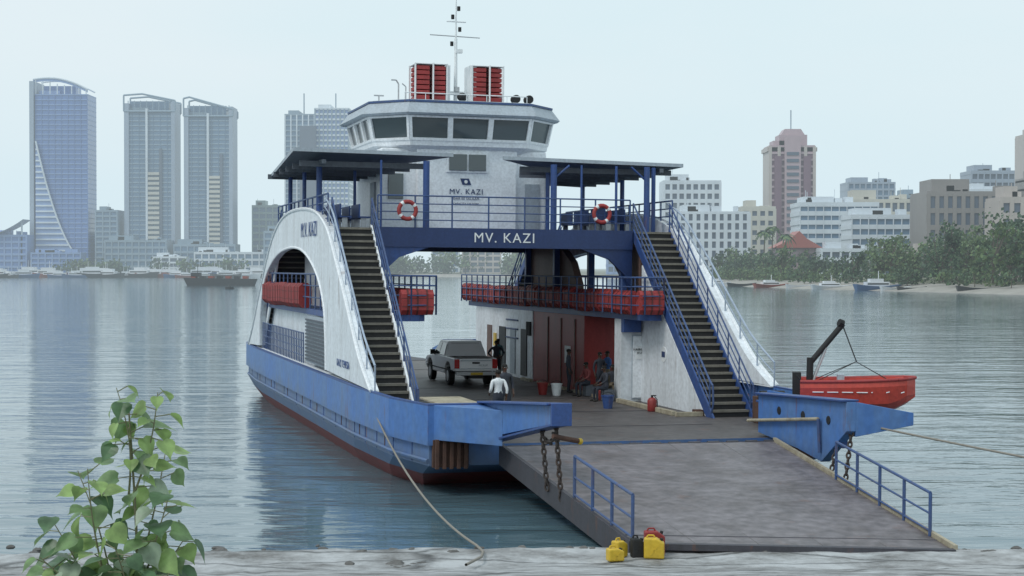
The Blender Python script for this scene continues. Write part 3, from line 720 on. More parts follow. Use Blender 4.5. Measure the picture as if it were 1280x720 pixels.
# ------------------------------------------------------------------ jerrycans
def jerry(name,loc,rz,mat,w=.34,d=.22,hh=.44):
    e=empty(name,loc,(0,0,rz)); m=MB()
    prof=[(-w/2,0),(w/2,0),(w/2,hh*.78),(w*.12,hh),(-w/2,hh)]
    m.prism(prof,'y',-d/2,d/2,mat); m.build('shell',e,bevel=.035,seg=3)
    m=MB(); m.cyl((w*.33,0,hh*.84),(w*.38,0,hh*.98),.035,BLACK,10); m.path([(-w*.38,0,hh-.01),(-w*.3,0,hh+.05),(-w*.02,0,hh+.05),(w*.05,0,hh-.01)],.018,mat)
    for s in(-1,1): m.obox((0,s*d/2,hh*.4),(w*.6,.012,.03),Matrix.Rotation(.9,3,'Y'),mat); m.obox((0,s*d/2,hh*.4),(w*.6,.012,.03),Matrix.Rotation(-.9,3,'Y'),mat)
    m.build('cap_and_handle',e)
jerry('yellow_jerrycan',(2.10,32.5,.24),.3,YEL,.34,.22,.26)
jerry('yellow_jerrycan.001',(2.92,32.8,.24),-.1,YEL,.42,.24,.42)
jerry('yellow_jerrycan.002',(2.22,32.95,.24),.7,YEL,.30,.22,.34)
jerry('red_jerrycan',(2.96,33.2,.24),.1,REDW,.42,.24,.50)
jerry('dark_jerrycan',(2.58,32.9,.24),.2,BLACK,.26,.22,.40)
# ------------------------------------------------------------------ water
m,nt,b=newmat('sea_water'); N=nt.nodes;L=nt.links
tc=N.new('ShaderNodeTexCoord')
def wn(sx,sy,sc,det,rough=.55,dist=0.0):
    mp=N.new('ShaderNodeMapping'); mp.inputs['Scale'].default_value=(sx,sy,1); mp.inputs['Rotation'].default_value=(0,0,math.radians(8)); L.new(tc.outputs['Object'],mp.inputs[0])
    n=N.new('ShaderNodeTexNoise'); n.inputs['Scale'].default_value=sc; n.inputs['Detail'].default_value=det; n.inputs['Roughness'].default_value=rough; n.inputs['Distortion'].default_value=dist
    L.new(mp.outputs[0],n.inputs['Vector']); return n
n1=wn(.28,.9,.55,3,dist=.4); n2=wn(.5,1.0,2.4,3); n3=wn(.2,.5,.12,2)
def mul(a,k):
    x=N.new('ShaderNodeMath'); x.operation='MULTIPLY'; L.new(a,x.inputs[0])
    if isinstance(k,float): x.inputs[1].default_value=k
    else: L.new(k,x.inputs[1])
    return x.outputs[0]
def addn(a,c):
    x=N.new('ShaderNodeMath'); x.operation='ADD'; L.new(a,x.inputs[0]); L.new(c,x.inputs[1]); return x.outputs[0]
patch=wn(.02,.06,.5,3); pr=N.new('ShaderNodeMapRange'); pr.inputs[1].default_value=.35; pr.inputs[2].default_value=.65; pr.inputs[3].default_value=.25; pr.inputs[4].default_value=1.0; L.new(patch.outputs['Fac'],pr.inputs[0])
hgt=addn(mul(n1.outputs['Fac'],.18),addn(mul(mul(n2.outputs['Fac'],.045),pr.outputs[0]),mul(n3.outputs['Fac'],.15)))
bp=N.new('ShaderNodeBump'); bp.inputs['Strength'].default_value=1; bp.inputs['Distance'].default_value=.62; L.new(hgt,bp.inputs['Height']); L.new(bp.outputs[0],b.inputs['Normal'])
b.inputs['Base Color'].default_value=(.095,.155,.185,1); b.inputs['Roughness'].default_value=.06; b.inputs['IOR'].default_value=1.36
w=MB(); w.add([(-4000,-200,0),(4000,-200,0),(4000,6000,0),(-4000,6000,0)],[(0,1,2,3)],m); w.build('water')
# ------------------------------------------------------------------ foreground ground
m,nt,b=newmat('concrete_slip'); N=nt.nodes;L=nt.links
tc=N.new('ShaderNodeTexCoord')
a1=N.new('ShaderNodeTexNoise'); a1.inputs['Scale'].default_value=.7; a1.inputs['Detail'].default_value=13; a1.inputs['Roughness'].default_value=.72; L.new(tc.outputs['Object'],a1.inputs['Vector'])
vo=N.new('ShaderNodeTexVoronoi'); vo.feature='DISTANCE_TO_EDGE'; vo.inputs['Scale'].default_value=.6; 
mpv=N.new('ShaderNodeMapping'); mpv.inputs['Scale'].default_value=(.45,1.4,1); L.new(tc.outputs['Object'],mpv.inputs[0])
mxv=N.new('ShaderNodeMix'); mxv.data_type='VECTOR'; mxv.inputs[0].default_value=.35; L.new(mpv.outputs[0],mxv.inputs[4]); L.new(a1.outputs['Color'],mxv.inputs[5]); L.new(mxv.outputs[1],vo.inputs['Vector'])
cr=N.new('ShaderNodeValToRGB'); cr.color_ramp.elements[0].position=.36; cr.color_ramp.elements[0].color=(.13,.125,.12,1); cr.color_ramp.elements[1].position=.60; cr.color_ramp.elements[1].color=(.46,.47,.48,1); L.new(a1.outputs['Fac'],cr.inputs[0])
mr=N.new('ShaderNodeMapRange'); mr.inputs[1].default_value=0; mr.inputs[2].default_value=.045; mr.inputs[3].default_value=.3; mr.inputs[4].default_value=1; L.new(vo.outputs['Distance'],mr.inputs[0])
vs=N.new('ShaderNodeVectorMath'); vs.operation='SCALE'; L.new(cr.outputs[0],vs.inputs[0]); L.new(mr.outputs[0],vs.inputs['Scale'])
sz=N.new('ShaderNodeSeparateXYZ'); L.new(tc.outputs['Object'],sz.inputs[0])
wr=N.new('ShaderNodeMapRange'); wr.inputs[1].default_value=.08; wr.inputs[2].default_value=.2; wr.inputs[3].default_value=.3; wr.inputs[4].default_value=1; L.new(sz.outputs[2],wr.inputs[0])
vw=N.new('ShaderNodeVectorMath'); vw.operation='SCALE'; L.new(vs.outputs[0],vw.inputs[0]); L.new(wr.outputs[0],vw.inputs['Scale']); L.new(vw.outputs[0],b.inputs['Base Color'])
b.inputs['Roughness'].default_value=.7
bp=N.new('ShaderNodeBump'); bp.inputs['Strength'].default_value=.8; bp.inputs['Distance'].default_value=.08; L.new(a1.outputs['Fac'],bp.inputs['Height']); L.new(bp.outputs[0],b.inputs['Normal'])
CONC=m
g=MB(); xs=[-120+i*4 for i in range(26)]+[-16+i*.35 for i in range(106)]+[21.5+i*4 for i in range(25)]
vl=[-1.2,-.5,.0,.25,.5,.9,1.4,2,2.8,4,7,12,20,29,40]
rows=[]
for v in vl:
    r=[]
    for x in xs:
        edge=34.4-(.05*max(0,-x-1)*1.6)+.35*noise.noise(Vector((x*.45,0,3)))+.12*noise.noise(Vector((x*2,0,5)))
        y=edge-v
        z=-.35+.55*min(1,(v+1.2)/1.45) if v<.25 else .22
        if v>2.5: z=.22+(v-2.5)*.15
        z+=.05*noise.noise(Vector((x*.9,y*.9,0)))+.03*noise.noise(Vector((x*3,y*3,1)))
        r.append((x,y,z))
    rows.append(r)
vsx=[p for r in rows for p in r]; n=len(xs)
g.add(vsx,[(j*n+i,j*n+i+1,(j+1)*n+i+1,(j+1)*n+i) for j in range(len(vl)-1) for i in range(n-1)],CONC)
g.build('ground',smooth=True)
ROCK=paint('rock',(.13,.125,.12),.85,.6,(.05,.05,.045),streak=False,bump=.6)
rk=MB()
for i in range(110):
    x=random.uniform(-14,16) if i>22 else random.gauss(-2.3,.5); y=34.2+random.uniform(-.6,.4) if i>22 else random.uniform(31.6,32.4)
    s=random.uniform(.03,.13) if i>22 else random.uniform(.06,.16)
    R=Matrix.Rotation(random.random()*6,3,'Z')
    o0=len(rk.v); rk.ell((x,y,.18),(s*1.5,s,s*.6),ROCK,7,5,R)
    for k in range(o0,len(rk.v)):
        v=Vector(rk.v[k]); v+=noise.noise_vector(v*7)*s*.4; rk.v[k]=tuple(v)
rk.build('rocks')
# ------------------------------------------------------------------ plant
def leafmat(name,c):
    m,nt,b=newmat(name); N=nt.nodes;L=nt.links
    n=N.new('ShaderNodeTexNoise'); n.inputs['Scale'].default_value=14; n.inputs['Detail'].default_value=4
    tc=N.new('ShaderNodeTexCoord'); L.new(tc.outputs['Object'],n.inputs['Vector'])
    cr=N.new('ShaderNodeValToRGB'); cr.color_ramp.elements[0].color=(*[q*.7 for q in c],1); cr.color_ramp.elements[1].color=(*[min(1,q*1.3) for q in c],1); cr.color_ramp.elements[0].position=.35; cr.color_ramp.elements[1].position=.65
    L.new(n.outputs['Fac'],cr.inputs[0]); L.new(cr.outputs[0],b.inputs['Base Color']); b.inputs['Roughness'].default_value=.38
    tr=N.new('ShaderNodeBsdfTranslucent'); L.new(cr.outputs[0],tr.inputs[0]); mx=N.new('ShaderNodeMixShader'); mx.inputs[0].default_value=.38
    out=nt.nodes['Material Output']; L.new(b.outputs[0],mx.inputs[1]); L.new(tr.outputs[0],mx.inputs[2]); L.new(mx.outputs[0],out.inputs[0]); return m
LG=[leafmat('leaf_a',(.19,.30,.13)),leafmat('leaf_b',(.10,.18,.09)),leafmat('leaf_c',(.29,.42,.15)),leafmat('leaf_d',(.32,.40,.29))]
STEM=plain('stem',(.18,.18,.10),.7)
def leaf(mb,base,d,up,L_,mat):
    d=d.normalized(); s=d.cross(up).normalized(); n=s.cross(d)
    prof=[(0,.0),(-.06,.22),(.06,.40),(.25,.47),(.45,.41),(.63,.28),(.78,.13),(.88,.05),(1.05,.0)]
    fold=random.uniform(.1,.3); curl=random.uniform(.1,.4)
    mid=[base+d*(L_*max(0,t))-n*(curl*L_*max(0,t)**2) for t,w_ in prof]
    lft=[base+d*(L_*t)+s*(L_*w_)+n*(L_*(w_*fold)-curl*L_*max(0,t)**2) for t,w_ in prof]
    rgt=[base+d*(L_*t)-s*(L_*w_)+n*(L_*(w_*fold)-curl*L_*max(0,t)**2) for t,w_ in prof]
    k=len(prof); fs=[]
    for i in range(k-1):
        fs.append((i,i+1,k+i+1,k+i)); fs.append((i+1,i,2*k+i,2*k+i+1))
    mb.add(mid+lft+rgt,fs,mat)
pl=MB(); lf=MB()
base=Vector((-1.72,7.0,3.5))
def shoot(p0,p1,nl,r,bend,lmin=.075,lmax=.135,light=False,start=.25):
    pts=[p0.lerp(p1,i/10)+bend*math.sin(math.pi*i/10) for i in range(11)]
    for i in range(10): pl.cyl(pts[i],pts[i+1],r*(1-.07*i),STEM,6,r2=r*(1-.07*(i+1)))
    for k in range(nl):
        t=start+(1-start)*(k+.5)/nl; i=min(9,int(t*10)); c=pts[i].lerp(pts[i+1],t*10-i)
        a=k*2.4+random.uniform(-.5,.5)
        out=Vector((math.cos(a),math.sin(a)*.8,random.uniform(-.1,.5))).normalized()
        pe=c+out*random.uniform(.04,.09); pl.cyl(c,pe,.0025,STEM,5)
        d=(out+Vector((0,0,random.uniform(-1.5,-.1)))).normalized()
        up=Vector((random.uniform(-.5,.5),random.uniform(-1.0,.1),1)).normalized()
        leaf(lf,pe,d,up,random.uniform(lmin,lmax),random.choice([LG[2],LG[2],LG[0]]) if light else random.choice([LG[0],LG[0],LG[1],LG[1],LG[3],LG[2]]))
V=Vector
top=V((-1.68,7.0,5.60))
shoot(base,top,24,.014,V((.06,0,0)),start=.45)
shoot(V((-1.68,7,5.2)),V((-1.72,6.95,5.68)),12,.006,V((.03,0,0)),.06,.11,True,.15)
shoot(V((-1.66,7,5.2)),V((-1.54,6.95,5.66)),12,.006,V((.02,0,0)),.06,.10,True,.2)
for q,nl,lt in((V((-2.0,6.95,5.10)),16,False),(V((-1.93,7.1,5.30)),15,False),(V((-1.48,6.9,5.22)),16,False),(V((-1.44,7.1,5.02)),15,False),(V((-1.82,6.85,5.34)),12,True),(V((-1.56,7.2,5.38)),12,True),(V((-1.46,6.8,4.90)),16,False),(V((-1.92,6.8,4.86)),16,False),(V((-1.68,6.75,5.02)),15,False),(V((-2.06,7.1,4.86)),15,False),(V((-1.42,7.1,4.78)),14,False),(V((-1.75,6.7,4.84)),15,False),(V((-2.04,6.9,4.95)),14,False),(V((-1.62,6.9,5.0)),12,False)):
    s0=base.lerp(top,random.uniform(.35,.6)); shoot(s0,q,nl,.007,V((random.uniform(-.04,.04),0,.05)),light=lt,start=.3)
pe=empty('foreground_plant'); pl.build('stems',pe); lf.build('leaves',pe,smooth=False)
# ------------------------------------------------------------------ far land
LAND=paint('land',(.14,.15,.10),.9,.6,(.2,.17,.12),scale=.02,streak=False); SAND=paint('sand',(.33,.31,.28),.9,.6,(.2,.18,.16),scale=.05,streak=False)
shore=[(-2500,1150),(-900,1135),(-400,1130),(-190,1124),(-60,1110),(20,1060),(60,900),(70,720),(72,600),(82,500),(98,440),(112,392),(122,350),(150,290),(220,230),(420,180),(2500,120)]
sh=catmull(shore,4); ld=MB(); rws=[]
for k,(dd,z) in enumerate(((-6,-.5),(0,0.05),(7,1.0),(18,1.9),(60,3.0),(3000,4.0))):
    r=[]
    for i,(x,y) in enumerate(sh):
        a=V(sh[max(0,i-1)]);b_=V(sh[min(len(sh)-1,i+1)]); t_=(b_-a).normalized(); nn=V((-t_.y,t_.x))
        if nn.y<0 and nn.x<0: nn=-nn
        nn=(nn+V((0.35,.35))).normalized() if dd>100 else nn
        r.append((x+nn.x*dd,y+nn.y*dd,z))
    rws.append(r)
n=len(sh)
for k in range(5):
    ld.add(rws[k]+rws[k+1],[(i,i+1,n+i+1,n+i) for i in range(n-1)],SAND if k<3 else LAND)
ld.build('far_shore')
# ------------------------------------------------------------------ buildings
def fac(n,c,r=.5): return paint(n,c,r,.3,scale=.03,streak=True,bump=0,fine=.03)
GL_B=fac('glass_blue',(.085,.17,.40),.25); GL_G=fac('glass_grey',(.10,.18,.28),.25); GL_D=fac('glass_dark',(.09,.12,.17),.3)
SL_W=fac('slab_white',(.60,.65,.70)); SL_G=fac('slab_grey',(.23,.31,.38)); SL_T=fac('slab_tan',(.46,.41,.38)); SL_P=fac('wall_pink',(.44,.33,.36)); SL_R=fac('wall_maroon',(.18,.10,.14)); SL_BR=fac('wall_brown',(.24,.22,.21)); SL_BL=fac('slab_blue',(.20,.30,.52)); ROOFR=fac('roof_red',(.34,.10,.08)); GRN=fac('roof_green',(.26,.35,.34)); SL_CR=fac('wall_cream',(.52,.50,.44)); SL_GB=fac('wall_greyblue',(.30,.36,.44))
def bld(mb,x0,x1,y0,d,z0,z1,floors,g,s,bays=0,pm=None,sl=.35,proud=.5,pw=.18):
    mb.box(x0,x1,y0,y0+d,z0,z1,g); fh=(z1-z0)/floors
    for i in range(floors+1):
        z=z0+i*fh; mb.box(x0-proud,x1+proud,y0-proud,y0+d+proud,z-fh*sl/2,z+fh*sl/2,s)
    if bays:
        bwid=(x1-x0)/bays
        for i in range(bays+1):
            x=x0+i*bwid; mb.box(x-bwid*pw/2,x+bwid*pw/2,y0-proud*1.25,y0+d+proud*1.25,z0,z1,pm or s)
    mb.box(x0+2,x0+(x1-x0)*.45,y0+3,y0+d-3,z1,z1+fh*.9,s)
m=MB(); bld(m,-357,-318,1200,24,3,136,36,GL_B,SL_BL,8,GL_B,.22,.35,.1)
sail=[]
for k in range(15):
    u=k/14; sail.append((-356+38*u, 3+90*(1-u)**1.9+8))
poly=[(-356,3)]+sail+[(-318,3)]
m.prism(poly,'y',1197.2,1199.2,SL_BL)
for i in range(24):
    z=6+i*4.2
    xr=None
    for (xa,za),(xb,zb) in zip(sail[:-1],sail[1:]):
        if zb<=z<=za: xr=xa+(xb-xa)*(za-z)/(za-zb+1e-6)
    if xr: m.box(-356,xr-.5,1196.4,1197.2,z,z+1.2,SL_W)
for (xa,za),(xb,zb) in zip(sail[:-1],sail[1:]): m.cyl((xa,1197,za),(xb,1197,zb),.7,SL_W,6)
m.box(-361,-357.8,1198,1226,3,146,SL_GB)
for i in range(8): m.cyl((-357+i*5.4,1201,136),(-357+i*5.4,1201,147-i*.9 if i<6 else 141),.45,SL_W,5)
arc=[(-359+41*u/10,147.5+2.2*math.sin(math.pi*u/10)-7.5*(u/10)**2) for u in range(11)]
for (xa,za),(xb,zb) in zip(arc[:-1],arc[1:]): m.cyl((xa,1201,za),(xb,1201,zb),.75,SL_W,6); m.cyl((xa,1222,za),(xb,1222,zb),.6,SL_W,6); m.add([(xa,1201,za-2.4),(xb,1201,zb-2.4),(xb,1201,zb-.5),(xa,1201,za-.5)],[(0,1,2,3)],SL_BL)
m.box(-352,-328,1205,1220,136,143,GL_B)
m.build('blue_glass_tower')
def twin(name,x0,x1,y,z1,flip):
    m=MB(); w=x1-x0; D_=20
    bld(m,x0,x1,y,D_,3,z1-12,34,GL_G,SL_G,7,GL_G,.26,.3,.12)
    a=x0+w*(.45 if not flip else .50); 
    m.box(x0-.6,x0+w*.08,y-1.2,y+D_,3,z1-6,SL_GB); m.box(x1-w*.06,x1+.6,y-1.2,y+D_,3,z1-5,SL_GB)
    m.box(a-1.0,a+.6,y-2,y+5,3,z1-10,SL_W)
    fh=(z1-40)/26
    for i in range(20): m.box(a+.8,a+w*.25,y-2.2,y-.4,6+i*fh,6+i*fh+fh*.55,SL_CR)
    m.box(a+w*.25,a+w*.30,y-1.4,y,3,z1-40,GL_D)
    pts=[(x0-.8,z1-12),(x1+.8,z1-12),(x1+.8,z1-4),(x0+w*.35,z1+1),(x0-.8,z1)] if not flip else [(x0-.8,z1-12),(x1+.8,z1-12),(x1+.8,z1-7),(x0+w*.1,z1+2),(x0-.8,z1+1)]
    for p,q in zip(pts,pts[1:]+pts[:1]):
        m.cyl((p[0],y-1,p[1]),(q[0],y-1,q[1]),.7,SL_G,6); m.cyl((p[0],y+D_,p[1]),(q[0],y+D_,q[1]),.7,SL_G,6)
    for i in range(8):
        x=x0+w*(i+.5)/8; m.cyl((x,y,z1-12),(x,y,z1-4),.35,SL_G,5)
    m.box(x0+3,x1-5,y+4,y+16,z1-12,z1-4,GL_G)
    m.build(name)
twin('glass_tower',-291,-254,1205,136,False); twin('glass_tower.001',-243,-208,1190,131,True)
m=MB(); bld(m,-170,-148,1200,30,3,121,30,GL_G,SL_G,5,SL_W,.3,.4,.22); bld(m,-147,-122,1196,30,3,125,31,SL_BL,SL_W,8,SL_G,.35,.6,.35)
m.box(-158,-146,1192,1220,3,112,GL_D)
for x in(-157,-133): m.cyl((x,1210,122),(x,1210,138),.5,SL_G,5)
m.build('striped_tower')
def low(name,x0,x1,y,d,z1,fl,g,s,bays=6,z0=2.5,**k):
    m=MB(); bld(m,x0,x1,y,d,z0,z1,fl,g,s,bays,None,**k)
    for i in range(int((x1-x0)/6)):
        x=random.uniform(x0+2,x1-4); hh=random.uniform(1,3.5); m.box(x,x+random.uniform(1.5,5),y+3,y+8,z1,z1+hh,s)
        if random.random()<.4: m.cyl((x,y+4,z1),(x,y+4,z1+random.uniform(4,8)),.15,s,4)
    m.build(name); 
L0=[(-385,-358,1180,20,30,6,GL_B,SL_BL),(-352,-316,1172,14,17,4,GL_B,SL_BL),(-316,-300,1235,20,30,6,GL_G,SL_G),(-334,-320,1260,20,44,12,GL_G,SL_W),(-300,-255,1180,24,26,5,GL_G,SL_G),(-262,-238,1168,10,14,3,GL_D,SL_W),(-250,-205,1184,20,23,4,GL_G,SL_G),(-230,-178,1160,12,17,3,GL_G,SL_W),(-201,-180,1240,20,54,10,GL_G,GRN),(-178,-150,1150,14,32,6,GL_G,SL_G),(-312,-296,1200,20,49,12,GL_G,SL_G),
 (-420,-388,1200,20,26,5,GL_G,SL_W),(-118,-95,1190,20,30,6,GL_G,SL_W),(-35,-8,1130,20,19,4,GL_D,SL_T),(-60,-40,1200,20,24,5,GL_G,SL_W),(0,35,1180,20,21,4,GL_G,SL_T),(-480,-430,1250,20,60,14,GL_G,SL_W),(-560,-500,1260,20,40,9,GL_G,SL_T)]
for i,a in enumerate(L0): low('office_building' if i==0 else 'office_building.%03d'%i,a[0],a[1],a[2],a[3],a[4],a[5],a[6],a[7],bays=max(3,int((a[1]-a[0])/5)))
L1=[(76,104,800,20,49,10,GL_D,SL_W,.42,.35),(72,102,690,20,30,7,GL_D,SL_W,.3,.5),(108,123,750,16,34,7,GL_D,SL_CR,.5,.4),(126,160,700,22,34,8,GL_G,SL_W,.5,.08),(189,215,900,20,54,14,GL_G,SL_GB,.3,.25),(138,175,650,20,27,6,GL_G,SL_W,.45,.1),(194,210,800,18,42,10,GL_D,SL_G,.4,.2),(156,192,600,24,34,5,GL_D,SL_BR,.3,.45),(244,270,850,20,57,12,GL_D,SL_GB,.42,.2),(252,275,780,20,71,16,GL_D,SL_T,.42,.4),(215,236,880,20,40,8,GL_D,SL_G,.3,.2),(104,128,830,20,28,6,GL_D,SL_G,.4,.2),(171,186,560,16,30,5,GL_D,SL_T,.4,.4),(226,243,790,18,44,9,GL_G,SL_W,.5,.1),(300,340,800,24,50,10,GL_D,SL_W,.42,.2),(205,260,560,24,30,6,GL_D,SL_G,.42,.2),(160,190,760,16,38,6,GL_D,SL_CR,.3,.3),(118,136,610,12,13,3,GL_D,SL_W,.4,.2),(140,158,560,10,11,2,GL_D,SL_T,.4,.3),(232,262,720,16,46,9,GL_D,SL_BR,.35,.3),(212,226,760,14,36,8,GL_G,SL_BL,.3,.1)]
for i,a in enumerate(L1): low('city_building' if i==0 else 'city_building.%03d'%i,a[0],a[1],a[2],a[3],a[4],a[5],a[6],a[7],bays=max(3,int((a[1]-a[0])/3.2)),sl=a[8],pw=a[9])
m=MB(); bld(m,129,151,800,18,3,67,19,SL_R,SL_P,5,SL_T,.3,.4,.35)
m.box(136,144,798.4,800,3,72,SL_P); m.box(131,134.5,798.6,800,20,62,SL_R); m.box(145.5,149,798.6,800,20,62,SL_R)
for i in range(17): m.box(137,143,798,798.4,8+i*3.4,9.6+i*3.4,GL_D)
m.box(134,148,803,816,67,73,SL_P); m.prism([(135,73),(147,73),(145,76),(137,76)],'y',804,814,SL_P); m.box(127.5,152.5,800,819,64.5,66.5,SL_T)
m.cyl((141,810,76),(141,810,86),.3,SL_G,5); m.build('pink_tower')
m=MB(); m.box(103,118,620,632,3,14,SL_P); m.prism([(101,14),(120,14),(114,17.5),(111,20.5),(107,17)],'y',618,634,ROOFR)
for i in range(4): m.box(104.5+i*3.5,106.2+i*3.5,619.7,620,7,11,GL_D)
m.build('red_roofed_house')
m=MB(); bld(m,60,78,1000,15,3,22,4,GL_D,SL_BL,5); m.build('blue_shed')
m=MB()
for i in range(10):
    u0=i/10;u1=(i+1)/10; m.add([(-395+36*u0,1175,29+13*u0**2),(-395+36*u1,1175,29+13*u1**2),(-395+36*u1,1195,29+13*u1**2),(-395+36*u0,1195,29+13*u0**2)],[(0,1,2,3)],SL_W)
m.box(-394,-393,1180,1181,3,29,SL_W); m.box(-362,-361,1180,1181,3,40,SL_W); m.build('terminal_roof')
# ------------------------------------------------------------------ trees
def fol(n,c):
    m,nt,b=newmat(n); N=nt.nodes;L=nt.links; oi=N.new('ShaderNodeTexNoise'); oi.inputs['Scale'].default_value=.35; oi.inputs['Detail'].default_value=4
    tc=N.new('ShaderNodeTexCoord'); L.new(tc.outputs['Object'],oi.inputs['Vector']); cr=N.new('ShaderNodeValToRGB'); cr.color_ramp.elements[0].color=(*[q*.5 for q in c],1); cr.color_ramp.elements[1].color=(*[q*1.5 for q in c],1); cr.color_ramp.elements[0].position=.35;cr.color_ramp.elements[1].position=.65
    L.new(oi.outputs['Fac'],cr.inputs[0]); L.new(cr.outputs[0],b.inputs['Base Color']); b.inputs['Roughness'].default_value=.7
    tr=N.new('ShaderNodeBsdfTranslucent'); L.new(cr.outputs[0],tr.inputs[0]); mx=N.new('ShaderNodeMixShader'); mx.inputs[0].default_value=.25
    out=nt.nodes['Material Output']; L.new(b.outputs[0],mx.inputs[1]); L.new(tr.outputs[0],mx.inputs[2]); L.new(mx.outputs[0],out.inputs[0]); return m
FG=[fol('foliage_a',(.08,.135,.07)),fol('foliage_b',(.13,.185,.08)),fol('foliage_c',(.05,.09,.055))]
BARK=plain('bark',(.12,.10,.08),.9)
def tree(mb,x,y,z,hh,cr_,n=260,q=.9):
    mb.cyl((x,y,z-.5),(x+random.uniform(-.4,.4),y,z+hh*.5),hh*.025,BARK,6,r2=hh*.012)
    pal=random.choice([(0,0,1),(0,1,1),(0,2,2),(2,2,0),(1,1,0)])
    blobs=[(V((x+random.uniform(-.7,.7)*cr_,y+random.uniform(-.5,.5)*cr_,z+hh*random.uniform(.22,.88))),cr_*random.uniform(.3,.55)) for _ in range(10)]
    for c,r in blobs: mb.cyl((x,y,z+hh*.3),c,hh*.010,BARK,4)
    for i in range(n):
        c,r=random.choice(blobs); d=V((random.gauss(0,1),random.gauss(0,1),random.gauss(0,.8))).normalized(); p=c+d*r*random.uniform(.5,1.1)
        p.z=max(p.z,z+.3)
        a=V((random.gauss(0,1),random.gauss(0,1),random.gauss(0,1))).normalized(); b_=a.orthogonal().normalized(); cc_=a.cross(b_); s=q*random.uniform(.4,1.1)
        mb.add([p-b_*s,p+cc_*s*.7,p+b_*s,p-cc_*s*.7],[(0,1,2,3)],FG[random.choice(pal)])
tm=MB()
def shx(Y):
    for (xa,ya),(xb,yb) in zip(shore[6:-1],shore[7:]):
        if yb<=Y<=ya: return xa+(xb-xa)*(ya-Y)/(ya-yb)
    return 70
for i in range(130):
    Y=random.uniform(400,650); X=shx(Y)+random.uniform(14,34)+random.random()**1.5*120
    tree(tm,X,Y,2.2,random.uniform(7,14)+(4 if X>140 else 0),random.uniform(4,7),250,.75)
for i in range(90):
    Y=random.uniform(390,680); X=shx(Y)+random.uniform(10,24); tree(tm,X,Y,1.6,random.uniform(2.5,5),random.uniform(3,5),90,.6)
for i in range(26): tree(tm,random.uniform(122,180),random.uniform(390,470),2.5,random.uniform(13,20),random.uniform(5,9),420,.7)
for i in range(10): tree(tm,random.uniform(132,160),random.uniform(400,440),2.5,random.uniform(16,21),random.uniform(6,9),450,.7)
for i in range(14): tree(tm,random.uniform(84,112),random.uniform(640,720),2.6,random.uniform(9,14),random.uniform(4,7),220,.8)
tm.build('tree_line')
tm=MB()
for i in range(60): 
    X=random.uniform(-110,30) if i<40 else random.uniform(-330,-110); tree(tm,X,random.uniform(1140,1160)  if i>=40 else random.uniform(1130,1180)-max(0,X+60)*.5,2.0,random.uniform(8,18) if i<40 else random.uniform(5,11),random.uniform(7,12),170,1.4)
for i in range(18): tree(tm,random.uniform(85,105),random.uniform(780,1020),2.5,random.uniform(10,16),random.uniform(7,10),170,1.2)
tm.build('tree_line.001')
def palm(name,x,y,hh):
    e=empty(name,(x,y,2.5)); m=MB(); pts=[(math.sin(i/5)*.8,0,hh*i/6) for i in range(7)]
    for i in range(6): m.cyl(pts[i],pts[i+1],.35-.03*i,BARK,7,r2=.32-.03*i)
    m.build('trunk',e); m=MB(); c=V(pts[-1])
    for k in range(16):
        a=k*2.4; d=V((math.cos(a),math.sin(a),0)); el=random.uniform(-.1,.9); prev=c
        for j in range(1,7):
            u=j/6; p=c+d*(4.2*u)+V((0,0,3*u*el-3.6*u*u)); s=d.cross(V((0,0,1)))*(1.0*(1-u)+.15)
            m.add([prev-s,prev+s,p+s*.8-V((0,0,.5)),p-s*.8-V((0,0,.5))],[(0,1,2,3)],FG[j%3]); prev=p
    m.build('fronds',e)
palm('palm_tree',94,600,17); palm('palm_tree.001',98,606,19); palm('palm_tree.002',102,600,16)
# ------------------------------------------------------------------ small craft
HW=plain('craft_white',(.65,.67,.7)); HD=plain('craft_dark',(.05,.055,.06)); HR=plain('craft_red',(.3,.08,.06)); HBL=plain('craft_blue',(.08,.15,.3))
def craft(name,x,y,Ln,hm,cm,rz=0,cab=True,hh=None):
    e=empty(name,(x,y,0),(0,0,rz)); m=MB(); hh=hh or Ln*.09; secs=[]
    for i in range(9):
        t=i/8; w=Ln*.13*(math.sin(math.pi*min(1,.25+t*.75))**.6) if t<1 else .05; w=max(.05,w); up=hh*(1+.5*(2*t-1)**2)
        secs.append([(Ln*(t-.5),-w,up),(Ln*(t-.5)*.93,-w*.5,-.2),(Ln*(t-.5)*.93,w*.5,-.2),(Ln*(t-.5),w,up)])
    m.loft(secs,hm); m.build('craft_hull',e)
    if cab:
        m=MB(); m.box(-Ln*.28,Ln*.2,-Ln*.08,Ln*.08,hh,hh*2,cm); m.box(-Ln*.26,Ln*.18,-Ln*.082,Ln*.082,hh*1.35,hh*1.7,HD); m.box(-Ln*.2,Ln*.08,-Ln*.07,Ln*.07,hh*2,hh*2.7,cm); m.cyl((0,0,hh*2.7),(0,0,hh*4.5),.12,cm,5); m.build('cabin',e)
k=0
for i in range(56):
    x=-385+i*3.9+random.uniform(-3,3); craft('moored_boat' if k==0 else 'moored_boat.%03d'%k,x,random.uniform(1000,1116),random.uniform(12,30),random.choice([HW,HW,HBL,HD,HD,HR]),HW,random.uniform(-.5,.5)+(3.14 if random.random()<.4 else 0)); k+=1
for a in((118,405,13,HD,-.1,False),(101,445,14,HBL,.2,True),(93,470,12,HW,.1,True),(82,510,12,HR,.3,True),(88,492,9,HW,0,False),(107,432,8,HD,0,False),(104,437,9,HW,.2,False),(77,540,10,HD,.1,False),(73,570,9,HW,0,True)):
    craft('moored_boat.%03d'%k,a[0],a[1]-4,a[2],a[3],HW,a[4],a[5],.9 if a[2]<13 else 1.2); k+=1
